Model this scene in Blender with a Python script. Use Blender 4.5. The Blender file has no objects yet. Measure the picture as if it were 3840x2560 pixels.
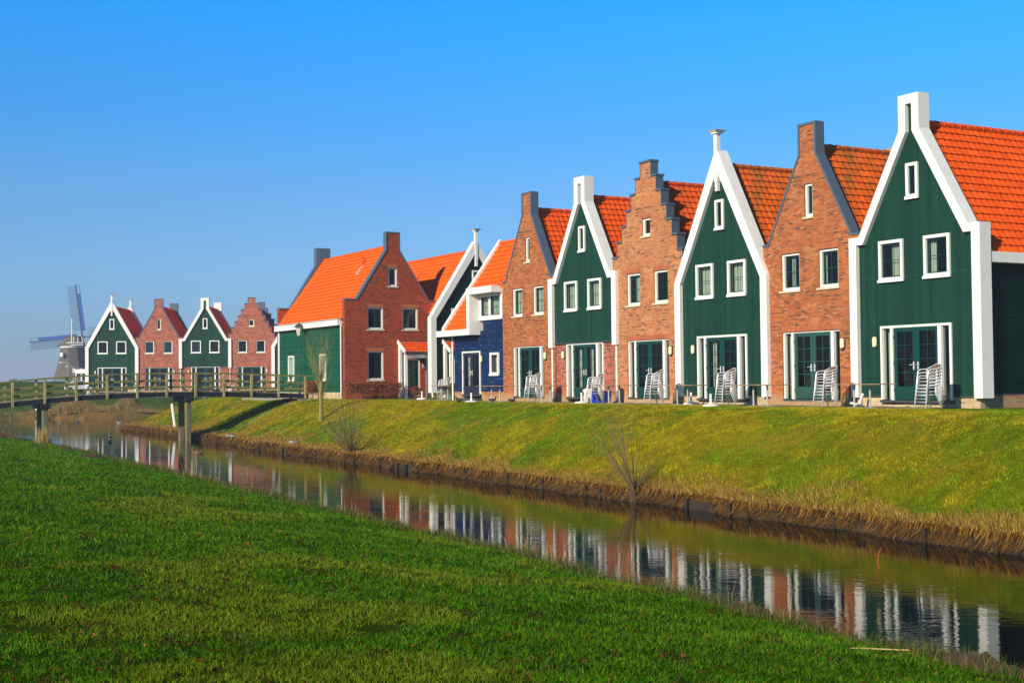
import bpy, math, random
import numpy as np
from mathutils import Matrix, Vector
from mathutils.geometry import tessellate_polygon
random.seed(7); RNG = np.random.default_rng(11)
scene = bpy.context.scene
COL = scene.collection
R = math.radians

# ------------------------------------------------------------------ camera, sky, sun
PITCH, ROLL = .029085, -.010738
ct, st, cr, sr = math.cos(PITCH), math.sin(PITCH), math.cos(ROLL), math.sin(ROLL)
right0, up0, fwd = Vector((1, 0, 0)), Vector((0, -st, ct)), Vector((0, ct, st))
right = cr * right0 + sr * up0
up = -sr * right0 + cr * up0
cam = bpy.data.cameras.new("camera"); cam.lens = 47.89; cam.sensor_width = 36; cam.clip_start = .2; cam.clip_end = 6000
camo = bpy.data.objects.new("camera", cam); COL.objects.link(camo)
camo.matrix_world = Matrix((( right.x, up.x, -fwd.x, 0), (right.y, up.y, -fwd.y, 0), (right.z, up.z, -fwd.z, 0), (0, 0, 0, 1)))
scene.camera = camo
scene.view_settings.view_transform = 'Standard'; scene.view_settings.look = 'None'
scene.view_settings.exposure = 0.3; scene.view_settings.gamma = 1
scene.cycles.max_bounces = 6; scene.cycles.diffuse_bounces = 3; scene.cycles.glossy_bounces = 4
scene.cycles.transparent_max_bounces = 12; scene.cycles.volume_bounces = 0
scene.cycles.sample_clamp_indirect = 6.0

A = .518726                              # angle of the house row to the picture plane
NV = Vector((math.cos(A), math.sin(A), 0)); DV = Vector((-math.sin(A), math.cos(A), 0))
def P3(w, s, z=0.0): return NV * w + DV * s + Vector((0, 0, z))
SUN_EL, SUN_AZ = R(24), A + math.pi + R(22)   # azimuth counter-clockwise from +X
sund = Vector((math.cos(SUN_AZ) * math.cos(SUN_EL), math.sin(SUN_AZ) * math.cos(SUN_EL), math.sin(SUN_EL)))
sl = bpy.data.lights.new("sun", 'SUN'); sl.energy = 4.6; sl.angle = R(.5); sl.color = (1, .89, .70)
so = bpy.data.objects.new("sun", sl); COL.objects.link(so)
so.rotation_euler = (-sund).to_track_quat('-Z', 'Y').to_euler()

world = bpy.data.worlds.new("World"); scene.world = world; world.use_nodes = True
nt = world.node_tree; nt.nodes.clear()
wo = nt.nodes.new('ShaderNodeOutputWorld'); bg = nt.nodes.new('ShaderNodeBackground')
sky = nt.nodes.new('ShaderNodeTexSky'); sky.sky_type = 'NISHITA'; sky.sun_disc = False
sky.sun_elevation = SUN_EL; sky.sun_rotation = (math.pi / 2 - SUN_AZ) % (2 * math.pi)
sky.air_density = 1.3; sky.dust_density = .4; sky.ozone_density = 3.0
tc = nt.nodes.new('ShaderNodeTexCoord'); sx = nt.nodes.new('ShaderNodeSeparateXYZ')
nt.links.new(tc.outputs['Generated'], sx.inputs[0])
rmp = nt.nodes.new('ShaderNodeValToRGB'); nt.links.new(sx.outputs['Z'], rmp.inputs[0])
SKYR = [(0.0, (.26, .47, 1.10)), (.08, (.31, .55, 1.06)), (.137, (.26, .57, 1.04)), (.19, (.157, .61, 1.16)), (.27, (.055, .72, 1.40)), (.42, (.07, .28, .6)), (1, (.13, .18, .26))]
el = rmp.color_ramp.elements
while len(el) < len(SKYR): el.new(.5)
for e_, (p, c) in zip(el, SKYR): e_.position = p; e_.color = (*c, 1)
mu = nt.nodes.new('ShaderNodeMix'); mu.data_type = 'RGBA'; mu.blend_type = 'MULTIPLY'; mu.inputs[0].default_value = 1
nt.links.new(sky.outputs[0], mu.inputs[6]); nt.links.new(rmp.outputs[0], mu.inputs[7])
nt.links.new(mu.outputs[2], bg.inputs[0]); bg.inputs[1].default_value = .12
nt.links.new(bg.outputs[0], wo.inputs[0])

# ------------------------------------------------------------------ object helpers
def link(o, parent=None):
    COL.objects.link(o)
    if parent: o.parent = parent
    return o
def tag(o, label=None, cat=None, group=None, kind=None):
    if label: o['label'] = label
    if cat: o['category'] = cat
    if group: o['group'] = group
    if kind: o['kind'] = kind
    return o
def empty(name, loc, rz=0, label=None, cat=None, group=None):
    o = bpy.data.objects.new(name, None); o.empty_display_size = .3
    o.location = loc; o.rotation_euler = (0, 0, rz); link(o)
    return tag(o, label, cat, group)
def copy_tree(o, parent=None):
    kids = [k for k in bpy.data.objects if k.parent == o]
    c = o.copy(); COL.objects.link(c); c.parent = parent
    for k in kids: copy_tree(k, c)
    return c
class MB:
    def __init__(s): s.v = []; s.f = []
    def add(s, vs, fs):
        b = len(s.v); s.v += [tuple(v) for v in vs]; s.f += [tuple(i + b for i in f) for f in fs]; return s
    def box(s, x0, x1, y0, y1, z0, z1):
        return s.add([(x0,y0,z0),(x1,y0,z0),(x1,y1,z0),(x0,y1,z0),(x0,y0,z1),(x1,y0,z1),(x1,y1,z1),(x0,y1,z1)],
                     [(0,3,2,1),(4,5,6,7),(0,1,5,4),(1,2,6,5),(2,3,7,6),(3,0,4,7)])
    def prism(s, poly, y0, y1, holes=()):
        """poly in (x,z); front face at y0"""
        loops = [list(poly)] + [list(h) for h in holes]
        pts = [p for l in loops for p in l]
        tris = tessellate_polygon([[Vector((p[0], p[1], 0)) for p in l] for l in loops])
        n = len(pts); vs = [(p[0], y0, p[1]) for p in pts] + [(p[0], y1, p[1]) for p in pts]
        fs = []
        for a, b, c in tris:
            ar = (pts[b][0]-pts[a][0])*(pts[c][1]-pts[a][1])-(pts[b][1]-pts[a][1])*(pts[c][0]-pts[a][0])
            if abs(ar) < 1e-9: continue
            if ar < 0: b, c = c, b
            fs.append((a, b, c)); fs.append((a + n, c + n, b + n))
        k = 0
        for li, l in enumerate(loops):
            ar = sum(l[i][0]*l[(i+1)%len(l)][1]-l[(i+1)%len(l)][0]*l[i][1] for i in range(len(l)))
            for i in range(len(l)):
                a, b = k + i, k + (i + 1) % len(l)
                if (ar > 0) != (li > 0): fs.append((a, a + n, b + n, b))
                else: fs.append((b, b + n, a + n, a))
            k += len(l)
        return s.add(vs, fs)
    def tube(s, pts, rad, n=8, sq=(1, 1), caps=True):
        pts = [Vector(p) for p in pts]; m = len(pts)
        if not hasattr(rad, '__len__'): rad = [rad] * m
        vs = []; prev = None
        for i, p in enumerate(pts):
            t = (pts[min(i+1, m-1)] - pts[max(i-1, 0)]).normalized()
            ref = Vector((0, 0, 1)) if abs(t.z) < .9 else Vector((0, 1, 0))
            if prev is not None: a = (prev - t * prev.dot(t)).normalized()
            else: a = t.cross(ref).normalized()
            prev = a; b = t.cross(a)
            for k in range(n):
                q = 2 * math.pi * k / n
                vs.append(p + a * (math.cos(q) * rad[i] * sq[0]) + b * (math.sin(q) * rad[i] * sq[1]))
        fs = [(i*n+k, i*n+(k+1)%n, (i+1)*n+(k+1)%n, (i+1)*n+k) for i in range(m-1) for k in range(n)]
        if caps: fs += [tuple(range(n))[::-1], tuple((m-1)*n+k for k in range(n))]
        return s.add(vs, fs)
    def lathe(s, prof, c=(0, 0, 0), n=16):
        vs = []; m = len(prof)
        for r, z in prof:
            for k in range(n):
                q = 2*math.pi*k/n; vs.append((c[0]+r*math.cos(q), c[1]+r*math.sin(q), c[2]+z))
        fs = [(i*n+k, i*n+(k+1)%n, (i+1)*n+(k+1)%n, (i+1)*n+k) for i in range(m-1) for k in range(n)]
        fs += [tuple(range(n))[::-1], tuple((m-1)*n+k for k in range(n))]
        return s.add(vs, fs)
    def bar(s, a, b, wx, wz):
        """rectangular bar between two points; wx across (horizontal), wz other way"""
        a, b = Vector(a), Vector(b); t = (b-a).normalized()
        ref = Vector((0, 0, 1)) if abs(t.z) < .95 else Vector((0, 1, 0))
        u = t.cross(ref).normalized(); v = u.cross(t)
        vs = [p + u*(i*wx/2) + v*(j*wz/2) for p in (a, b) for i, j in ((-1,-1),(1,-1),(1,1),(-1,1))]
        return s.add(vs, [(0,1,2,3),(7,6,5,4),(0,4,5,1),(1,5,6,2),(2,6,7,3),(3,7,4,0)])
    def build(s, name, mat, parent=None, smooth=False, uv=True, bevel=0, loc=None):
        me = bpy.data.meshes.new(name); me.from_pydata(s.v, [], s.f); me.materials.append(mat)
        if uv:
            L = me.uv_layers.new(name="UVMap"); nl = len(me.loops); arr = np.zeros((nl, 2), np.float32)
            V = np.array(s.v, dtype=np.float64)
            for p in me.polygons:
                n = p.normal; idx = [me.loops[i].vertex_index for i in p.loop_indices]; c = V[idx]
                h = math.hypot(n.x, n.y)
                if h < .3: arr[list(p.loop_indices)] = c[:, :2]
                else:
                    tx, ty = -n.y/h, n.x/h
                    arr[list(p.loop_indices), 0] = c[:, 0]*tx + c[:, 1]*ty
                    arr[list(p.loop_indices), 1] = c[:, 2] / h
            L.data.foreach_set('uv', arr.ravel())
        if smooth: me.polygons.foreach_set('use_smooth', [True]*len(me.polygons))
        o = bpy.data.objects.new(name, me); link(o, parent)
        if loc is not None: o.location = loc
        if bevel:
            b = o.modifiers.new('b', 'BEVEL'); b.width = bevel; b.segments = 1; b.limit_method = 'ANGLE'; b.angle_limit = R(40)
        return o
def np_mesh(name, verts, faces_n, loops, mat, parent=None, smooth=False, col=None, uv=None):
    """verts (N,3); faces_n vertices per face (int); loops flat index array"""
    me = bpy.data.meshes.new(name); me.vertices.add(len(verts)); me.vertices.foreach_set('co', verts.astype(np.float32).ravel())
    nf = len(loops)//faces_n
    me.loops.add(len(loops)); me.loops.foreach_set('vertex_index', loops.astype(np.int32))
    me.polygons.add(nf); me.polygons.foreach_set('loop_start', (np.arange(nf)*faces_n).astype(np.int32))
    me.polygons.foreach_set('loop_total', np.full(nf, faces_n, np.int32))
    me.polygons.foreach_set('use_smooth', np.full(nf, bool(smooth)))
    me.materials.append(mat); me.update(calc_edges=True)
    if col is not None:
        a = me.color_attributes.new('Col', 'FLOAT_COLOR', 'POINT'); c4 = np.ones((len(verts), 4), np.float32); c4[:, :3] = col
        a.data.foreach_set('color', c4.ravel())
    if uv is not None:
        L = me.uv_layers.new(name="UVMap"); L.data.foreach_set('uv', uv[loops].astype(np.float32).ravel())
    o = bpy.data.objects.new(name, me); link(o, parent); return o

# ------------------------------------------------------------------ materials
class MT:
    def __init__(s, name, base=(.5,.5,.5), rough=.6, spec=.5, metal=0):
        s.m = bpy.data.materials.new(name); s.m.use_nodes = True; s.t = s.m.node_tree
        s.b = s.t.nodes['Principled BSDF']; s.out = s.t.nodes['Material Output']
        s.b.inputs['Base Color'].default_value = (*base, 1); s.b.inputs['Roughness'].default_value = rough
        s.b.inputs['Specular IOR Level'].default_value = spec; s.b.inputs['Metallic'].default_value = metal
    def n(s, t, **k):
        nd = s.t.nodes.new('ShaderNode' + t)
        for a, v in k.items():
            if a.startswith('_'): nd.inputs[a[1:].replace('_', ' ')].default_value = v
            else: setattr(nd, a, v)
        return nd
    def l(s, a, b): s.t.links.new(a, b)
    def noise(s, scale, detail=4, rough=.6, vec=None, sc=None, co='Object'):
        nd = s.n('TexNoise', _Scale=scale, _Detail=detail, _Roughness=rough)
        if vec is None:
            vec = s.n('TexCoord').outputs[co]
        if sc:
            mp = s.n('Mapping'); mp.inputs['Scale'].default_value = sc; s.l(vec, mp.inputs[0]); vec = mp.outputs[0]
        s.l(vec, nd.inputs['Vector']); return nd
    def ramp(s, fac, stops):
        r = s.n('ValToRGB'); e = r.color_ramp.elements
        while len(e) < len(stops): e.new(.5)
        for q, (p, c) in zip(e, stops):
            q.position = p; q.color = (*c, 1) if hasattr(c, '__len__') else (c, c, c, 1)
        s.l(fac, r.inputs[0]); return r.outputs[0]
    def mix(s, fac, a, b, mode='MIX'):
        m = s.n('Mix', data_type='RGBA', blend_type=mode)
        for i, v in ((0, fac), (6, a), (7, b)):
            if hasattr(v, 'node'): s.l(v, m.inputs[i])
            else: m.inputs[i].default_value = v if i == 0 else (*v, 1)
        return m.outputs[2]
    def bump(s, h, strength=.3, dist=.01):
        b = s.n('Bump', _Strength=strength, _Distance=dist); s.l(h, b.inputs['Height']); s.l(b.outputs[0], s.b.inputs['Normal']); return b
    def base(s, c): s.l(c, s.b.inputs['Base Color']); return s

def brick_mat(name, ramp, mortar, stain=None, bw=.225, patch=((.75,.7,.65),(1.15,1.15,1.15))):
    m = MT(name, rough=.85, spec=.25)
    uv = m.n('TexCoord').outputs['UV']
    br = m.n('TexBrick', _Color1=(0,0,0,1), _Color2=(1,1,1,1), _Mortar=(.5,.5,.5,1), _Scale=1.0, _Mortar_Size=.006, _Mortar_Smooth=.1, _Bias=0, _Brick_Width=bw, _Row_Height=.0665)
    m.l(uv, br.inputs['Vector'])
    c = m.ramp(br.outputs['Color'], ramp)
    n1 = m.noise(.55, 5, .7, uv); c = m.mix(1, c, m.ramp(n1.outputs[0], [(.33, patch[0]), (.62, patch[1])]), 'MULTIPLY')
    n2 = m.noise(9, 3, .7, uv); c = m.mix(.5, c, m.ramp(n2.outputs[0], [(.3, .6), (.7, 1.25)]), 'MULTIPLY')
    mo = m.mix(m.ramp(m.noise(1.3, 3, .6, uv).outputs[0], [(.35, 0), (.65, 1)]), tuple(x*.75 for x in mortar), mortar)
    pl_ = m.noise(.9, 6, .75, uv, (1, 1.6, 1)); c = m.mix(m.ramp(pl_.outputs[0], [(.56, 0), (.70, .38)]), c, tuple(min(1, x*1.25) for x in mortar))
    c = m.mix(br.outputs['Fac'], c, mo)
    if stain:
        sp = m.n('SeparateXYZ'); m.l(m.n('TexCoord').outputs['Object'], sp.inputs[0])
        nn = m.noise(2.2, 4, .7); ad = m.n('Math', operation='MULTIPLY_ADD'); ad.inputs[1].default_value = .55; 
        m.l(nn.outputs[0], ad.inputs[0]); m.l(sp.outputs['Z'], ad.inputs[2])
        f = m.ramp(ad.outputs[0], [(.50, 1), (.72, 0)])
        c = m.mix(f, c, m.mix(.45, stain, c))
    m.base(c); m.bump(br.outputs['Fac'], -.5, .008)
    return m.m
BR = [(0, (.06,.045,.045)), (.04, (.14,.06,.04)), (.09, (.28,.07,.02)), (.5, (.42,.105,.028)), (.85, (.46,.145,.048)), (1, (.46,.20,.10))]
M = {}
M['brick'] = brick_mat('orange_brick', BR, (.44,.22,.10), (.42,.34,.18))
M['brick_b'] = brick_mat('orange_brick_warm', [(0,(.06,.045,.04)),(.05,(.2,.08,.05)),(.08,(.38,.11,.035)),(.5,(.50,.155,.05)),(1,(.54,.22,.09))], (.54,.34,.19), (.45,.37,.2))
M['brick_c'] = brick_mat('red_brick', [(0,(.05,.03,.03)),(.12,(.16,.05,.035)),(.2,(.36,.06,.025)),(.7,(.46,.09,.04)),(1,(.5,.16,.09))], (.45,.30,.22), (.42,.34,.18))
M['brick_d'] = brick_mat('dark_red_brick', [(0,(.12,.04,.03)),(.12,(.20,.05,.03)),(.25,(.34,.05,.016)),(1,(.44,.075,.025))], (.28,.08,.04), None)
M['brick_pale'] = brick_mat('pale_brick', [(0,(.2,.15,.1)),(.1,(.45,.33,.18)),(1,(.6,.46,.26))], (.6,.5,.35), None)
m = MT('lintel_brick', rough=.85)
uvn = m.n('TexCoord').outputs['UV']
br = m.n('TexBrick', _Color1=(.30,.06,.018,1), _Color2=(.50,.13,.04,1), _Mortar=(.42,.2,.10,1), _Scale=1.0, _Mortar_Size=.006, _Brick_Width=.065, _Row_Height=.215, offset=0.0)
m.l(uvn, br.inputs['Vector']); m.base(br.outputs['Color']); M['lintel'] = m.m

def siding(name, col, horiz=False, pitch=.145, seam=.011, wear=0.0, rough=.5):
    m = MT(name, rough=rough, spec=.12)
    tcn = m.n('TexCoord'); sp = m.n('SeparateXYZ'); m.l(tcn.outputs['UV'], sp.inputs[0])
    dv = m.n('Math', operation='DIVIDE'); dv.inputs[1].default_value = pitch; m.l(sp.outputs['Y' if horiz else 'X'], dv.inputs[0])
    fr = m.n('Math', operation='FRACT'); m.l(dv.outputs[0], fr.inputs[0])
    fl = m.n('Math', operation='FLOOR'); m.l(dv.outputs[0], fl.inputs[0])
    wn = m.n('TexWhiteNoise', noise_dimensions='1D'); m.l(fl.outputs[0], wn.inputs['W'])
    c = m.mix(1, m.ramp(wn.outputs[0], [(0, tuple(x*.82 for x in col)), (1, tuple(x*1.15 for x in col))]), m.ramp(m.noise(.9, 5, .65).outputs[0], [(.3, .85), (.7, 1.15)]), 'MULTIPLY')
    lite = m.noise(30, 3, .5, None, (1, 1, .04) if not horiz else (.05, .05, 1)); c = m.mix(m.ramp(lite.outputs[0], [(.7, 0), (.85, .25)]), c, tuple(x*2.2+.03 for x in col))
    if wear:
        wv = m.noise(1, 3, .5, tcn.outputs['UV'], (2.2, 5.0, 1)); 
        ls = m.ramp(fr.outputs[0], [(0, 1), (.10, 1), (.13, 0)])
        wr = m.ramp(wv.outputs[0], [(.60, 0), (.64, wear)])
        c = m.mix(m.mix(1, ls, wr, 'MULTIPLY'), c, (.6, .66, .75))
    sp2 = m.noise(7, 2, .5); c = m.mix(m.ramp(sp2.outputs[0], [(.79, 0), (.82, .6)]), c, (.35, .45, .4))
    m.base(c)
    if horiz: h = m.ramp(fr.outputs[0], [(0, 0), (.07, 0), (.12, 1), (1, .25)])
    else: h = m.ramp(fr.outputs[0], [(0, 0), (seam/pitch, 0), (seam/pitch*2, 1), (1-seam/pitch*.5, 1), (1, 0)])
    m.bump(h, .7, .012); return m.m
M['green'] = siding('green_board', (.0085, .048, .030))
M['green_h'] = siding('green_clapboard', (.006, .075, .034), True, .16)
M['green_h_shaded'] = siding('shaded_green_clapboard', (.0015, .012, .008), True, .16)  # clapboard green with the shade of the side walls put into the colour
M['green_shaded'] = siding('shaded_green_board', (.002, .015, .012))  # board green darkened so the gable front's shade sits in the base colour
M['blue'] = siding('blue_clapboard', (.006, .022, .080), True, .155, wear=.45)

def paint(name, col, rough=.4, dirt=.12, spec=.4):
    m = MT(name, rough=rough, spec=spec)
    c = m.mix(m.ramp(m.noise(3.5, 6, .75).outputs[0], [(.5, 0), (.72, dirt)]), col, tuple(x*.45 for x in col))
    c = m.mix(m.ramp(m.noise(22, 3, .6, None, (1, 1, .12)).outputs[0], [(.62, 0), (.78, dirt*.7)]), c, tuple(x*.5 for x in col))
    m.base(c); return m.m
M['white'] = paint('white_paint', (.82, .80, .74), .5, .22, .2)
M['cream'] = paint('cream_stone', (.62, .56, .38), .7, .25)
M['metal_blue'] = paint('blue_grey_zinc', (.085, .125, .17), .38, .2, .5)
M['dgreen'] = paint('door_green_paint', (.005, .050, .040), .35, .05)
M['dgreen2'] = paint('faded_door_green_paint', (.025, .080, .062), .4, .08)
M['dblue'] = paint('door_blue_paint', (.018, .02, .05), .3, .05)
M['black'] = MT('black_plastic', (.015,.015,.015), .5).m
M['grey'] = paint('dark_grey_metal', (.06, .065, .07), .45, .1)
M['alu'] = MT('brushed_aluminium', (.85, .84, .84), .35, .5, .35).m
M['alu_dull'] = paint('galvanised_steel', (.42, .41, .38), .45, .2)
M['weave'] = MT('brown_weave', (.13, .08, .045), .7).m
M['lampglass'] = MT('cream_glass', (.80, .74, .42), .3).m
M['interior'] = MT('dim_room', (.05, .045, .045), .9).m
M['curtain'] = MT('pale_curtain', (.62, .68, .54), .9).m
M['board_in'] = MT('green_slot_board', (.008, .06, .05), .5).m
m = MT('table_wood', rough=.6); m.base(m.ramp(m.noise(6, 4, .6, None, (1, 8, 1)).outputs[0], [(.3, (.24, .12, .06)), (.7, (.42, .25, .14))])); M['tablewood'] = m.m
m = MT('weathered_wood', rough=.85)
m.base(m.mix(m.ramp(m.noise(2.2, 5, .7).outputs[0], [(.42, 0), (.6, .75)]), m.ramp(m.noise(9, 4, .6, None, (1, 1, .3)).outputs[0], [(.3, (.28, .21, .09)), (.7, (.52, .42, .22))]), (.16, .17, .02))); M['wood'] = m.m
m = MT('mossy_rail_wood', rough=.85)
m.base(m.mix(m.ramp(m.noise(1.6, 5, .7).outputs[0], [(.35, .25), (.6, .95)]), m.ramp(m.noise(9, 4, .6).outputs[0], [(.3, (.24, .19, .07)), (.7, (.38, .32, .14))]), (.12, .15, .012))); M['rail'] = m.m
M['beam'] = paint('tarred_beam', (.008, .014, .024), .6, .2)
M['pillar'] = paint('concrete_pillar', (.17, .155, .085), .9, .8)
m = MT('old_piling', rough=.9); m.base(m.ramp(m.noise(5, 4, .7).outputs[0], [(.3, (.008, .005, .003)), (.7, (.05, .034, .018))])); M['piling'] = m.m
m = MT('paving', rough=.9); m.base(m.ramp(m.noise(3, 5, .7).outputs[0], [(.3, (.20, .19, .15)), (.7, (.36, .33, .27))])); M['paving'] = m.m
m = MT('bare_soil', rough=1); m.base(m.ramp(m.noise(9, 6, .75).outputs[0], [(.3, (.03, .018, .010)), (.7, (.14, .085, .045))])); m.bump(m.noise(25, 5, .7).outputs[0], 1, .05); M['soil'] = m.m
# glass: thin pane, mostly clear, with a sky reflection
m = MT('window_glass', (1,1,1), .02)
gl = m.n('BsdfGlossy', _Roughness=.015); tr = m.n('BsdfTransparent'); tr.inputs[0].default_value = (.62,.68,.66,1)
fr = m.n('Fresnel', _IOR=1.52); mx = m.n('MixShader'); m.l(fr.outputs[0], mx.inputs[0]); m.l(tr.outputs[0], mx.inputs[1]); m.l(gl.outputs[0], mx.inputs[2])
bp = m.n('Bump', _Strength=.12, _Distance=.02); m.l(m.noise(1.6, 2, .5).outputs[0], bp.inputs['Height']); m.l(bp.outputs[0], gl.inputs['Normal']); m.l(bp.outputs[0], fr.inputs['Normal'])
m.l(mx.outputs[0], m.out.inputs[0]); M['glass'] = m.m

def tile_mat(name, c0, c1, moss=0.0):
    m = MT(name, rough=.75, spec=.05); uv = m.n('TexCoord').outputs['UV']
    br = m.n('TexBrick', _Color1=(0,0,0,1), _Color2=(1,1,1,1), _Mortar=(.5,.5,.5,1), _Scale=1.0, _Mortar_Size=0, _Brick_Width=.27, _Row_Height=.31, offset=0.0)
    m.l(uv, br.inputs['Vector'])
    c = m.mix(br.outputs['Color'], c0, c1)
    c = m.mix(1, c, m.ramp(m.noise(5, 5, .7, uv).outputs[0], [(.3, .78), (.7, 1.12)]), 'MULTIPLY')
    if moss:
        sp = m.n('SeparateXYZ'); m.l(uv, sp.inputs[0])
        n1 = m.noise(1.1, 5, .7, uv, (1, .5, 1)); n2 = m.noise(10, 4, .7, uv)
        f = m.mix(1, m.ramp(n1.outputs[0], [(.40, 0), (.60, moss)]), m.ramp(n2.outputs[0], [(.35, .45), (.6, 1)]), 'MULTIPLY')
        c = m.mix(f, c, (.115, .115, .02))
    sk = m.noise(14, 2, .5, uv); c = m.mix(m.ramp(sk.outputs[0], [(.78, 0), (.8, .7)]), c, (.6, .5, .4))
    m.base(c); return m.m
M['tile'] = tile_mat('red_pantile', (.78, .085, .006), (.84, .115, .009))
M['tile_moss'] = tile_mat('mossy_pantile', (.76, .10, .010), (.84, .14, .014), .9)
M['tile_m2'] = tile_mat('slightly_mossy_pantile', (.76, .085, .008), (.84, .12, .012), .4)
M['tile_or'] = tile_mat('orange_pantile', (.74, .115, .008), (.80, .14, .011))

# ------------------------------------------------------------------ terrain
BKs = np.array([-200, -30, 16.7, 20.5, 28.9, 38.6, 53.5, 60, 70, 78, 88, 103, 400]); BKw = np.array([20, 20.4, 20.95, 21.05, 21.5, 21.8, 22.6, 22.8, 23.5, 24.2, 24.8, 25.4, 26])
NKs = np.array([-200, 10, 15, 22, 37, 55, 66, 80, 87, 95, 110, 400]); NKw = np.array([11.8, 11.97, 12.2, 12.7, 13.35, 14.2, 14.7, 15.0, 14.6, 8, -60, -60])
def rnd2(w, s):
    return (np.sin(w*1.3+s*.7)*.5 + np.sin(w*.45-s*1.1+1.7)*.5 + np.sin(w*2.9+s*2.3+.4)*.3 + np.sin(-w*3.7+s*4.1+2.2)*.18)
def hgt(w, s):
    w = np.asarray(w, float); s = np.asarray(s, float)
    X = w*NV.x + s*DV.x; Y = w*NV.y + s*DV.y
    wob = .12*np.sin(s*.9) + .1*np.sin(s*2.3+1)
    b = np.interp(s, BKs, BKw) + wob
    cre = b + 6.2
    d = w - b
    dend = (103.5 + np.maximum(w-25.4, -4)*.9 - s)*.74
    d2 = np.minimum(d, dend)
    full = 6.2
    t = np.clip((d2-1.1)/(full-1.1), 0, 1)
    prof = np.sin(t*math.pi/2)**1.15 * .93 + t*.07
    hr = np.where(d2 < 0, np.maximum(-3.45+d2*3, -4.4), np.where(d2 < .12, -3.45+d2/.12*.42, -3.03 + np.clip((d2-.12)/1, 0, 1)*.2))
    hr = np.where(d2 > 1.1, -2.83 + prof*1.86, hr)
    hr = hr + np.where(d2 > .6, .03*rnd2(w, s), 0)*(t < 1)
    dn = np.interp(s, NKs, NKw) + .5*wob - w
    hn = np.where(dn < 0, np.maximum(-3.4+dn*3, -4.4), -3.4 + np.clip(dn/.2, 0, 1)*.22)
    hn = np.where(dn > .2, -3.18 + 1.53*(1-np.exp(-(dn-.2)/9.5)) + .022*rnd2(w*1.5, s*1.5), hn)
    df = Y - 137.5 - .6*np.sin(X*.35) 
    hf = np.where(df < 0, np.maximum(-3.45+df*2, -4.4), -3.4 + np.clip(df/.3, 0, 1)*.6)
    hf = np.where(df > .3, -2.8 + 2.05*np.sin(np.clip((df-.3)/8.5, 0, 1)*math.pi/2), hf)
    dyk = 1.45*np.clip(1-np.abs(Y-195)/16, 0, 1)**.8*1.0
    hf = hf + np.where(X < 60, dyk, 0)
    return np.maximum(np.maximum(hr, hn), hf)
def gz(w, s): return float(hgt(w, s))
def onground(x, y): return gz(x*NV.x + y*NV.y, x*DV.x + y*DV.y)

wv = np.concatenate([np.linspace(-900, -60, 12), np.arange(-50, 6, 1.2), np.arange(6, 34, .22), np.arange(34, 110, 3), np.linspace(115, 1500, 14)])
sv = np.concatenate([np.linspace(-300, -20, 10), np.arange(-16, 112, .4), np.arange(112, 260, 1.8), np.linspace(270, 2600, 16)])
WW, SS = np.meshgrid(wv, sv, indexing='ij'); HH = hgt(WW, SS)
V = np.stack([WW*NV.x+SS*DV.x, WW*NV.y+SS*DV.y, HH], -1).reshape(-1, 3)
ni, nj = WW.shape
I, J = np.meshgrid(np.arange(ni-1), np.arange(nj-1), indexing='ij'); q0 = (I*nj+J).ravel()
loops = np.stack([q0, q0+nj, q0+nj+1, q0+1], -1).ravel()
# real ground cover colours: lush lawn on the near side, tired winter turf on the far bank, dead reed and mud at the water's edge
def zone_cols(w, s, h):
    n = len(w); lawn = np.array([.045, .125, .003]); slope = np.array([.40, .33, .006]); dry = np.array([.25, .15, .04]); mud = np.array([.035, .025, .015]); top = np.array([.20, .26, .008]); far = np.array([.055, .10, .018])
    X = w*NV.x+s*DV.x; Y = w*NV.y+s*DV.y
    b = np.interp(s, BKs, BKw); nk = np.interp(s, NKs, NKw)
    c = np.tile(lawn, (n, 1))
    R1 = w > (b+nk)/2
    t = np.clip((w-b-1.2)/7, 0, 1)[:, None]; g = np.clip(.5+.6*rnd2(w*.35, s*.22), 0, 1)[:, None]
    cs = slope*(1-g*.6) + np.array([.10, .22, .004])*g*.6
    cs = cs*(1-t**3) + top*t**3
    c[R1] = cs[R1]
    dr = R1 & (w-b < .9+.4*np.sin(s*1.7)) & (s < 106); c[dr] = dry
    mu_ = (h < -3.12); c[mu_] = mud
    f = (Y > 136); c[f] = far; f2 = f & (Y < 138.6); c[f2] = dry*.8
    nr = (~R1) & (nk - w < .8) & (Y < 120); c[nr] = lawn*.6+dry*.25
    return c
cols = zone_cols(WW.ravel(), SS.ravel(), HH.ravel())
m = MT('turf', rough=1, spec=.0)
at = m.n('Attribute', attribute_name='Col'); c = at.outputs['Color']
c = m.mix(1, c, m.ramp(m.noise(.8, 6, .7).outputs[0], [(.3, (.62,.68,.6)), (.7, (1.35,1.25,1.3))]), 'MULTIPLY')
c = m.mix(1, c, m.ramp(m.noise(14, 6, .8).outputs[0], [(.3, .55), (.7, 1.5)]), 'MULTIPLY')
c = m.mix(m.ramp(m.noise(3, 5, .8).outputs[0], [(.62, 0), (.7, .5)]), c, (.10, .06, .025))
m.base(c); m.bump(m.noise(18, 8, .85).outputs[0], 1, .12); M['turf'] = m.m
g = np_mesh('ground', V, 4, loops, M['turf'], smooth=True, col=cols); tag(g, 'grassy ground with lawn, canal banks and the terrace under the houses', 'ground', kind='structure')

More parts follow.
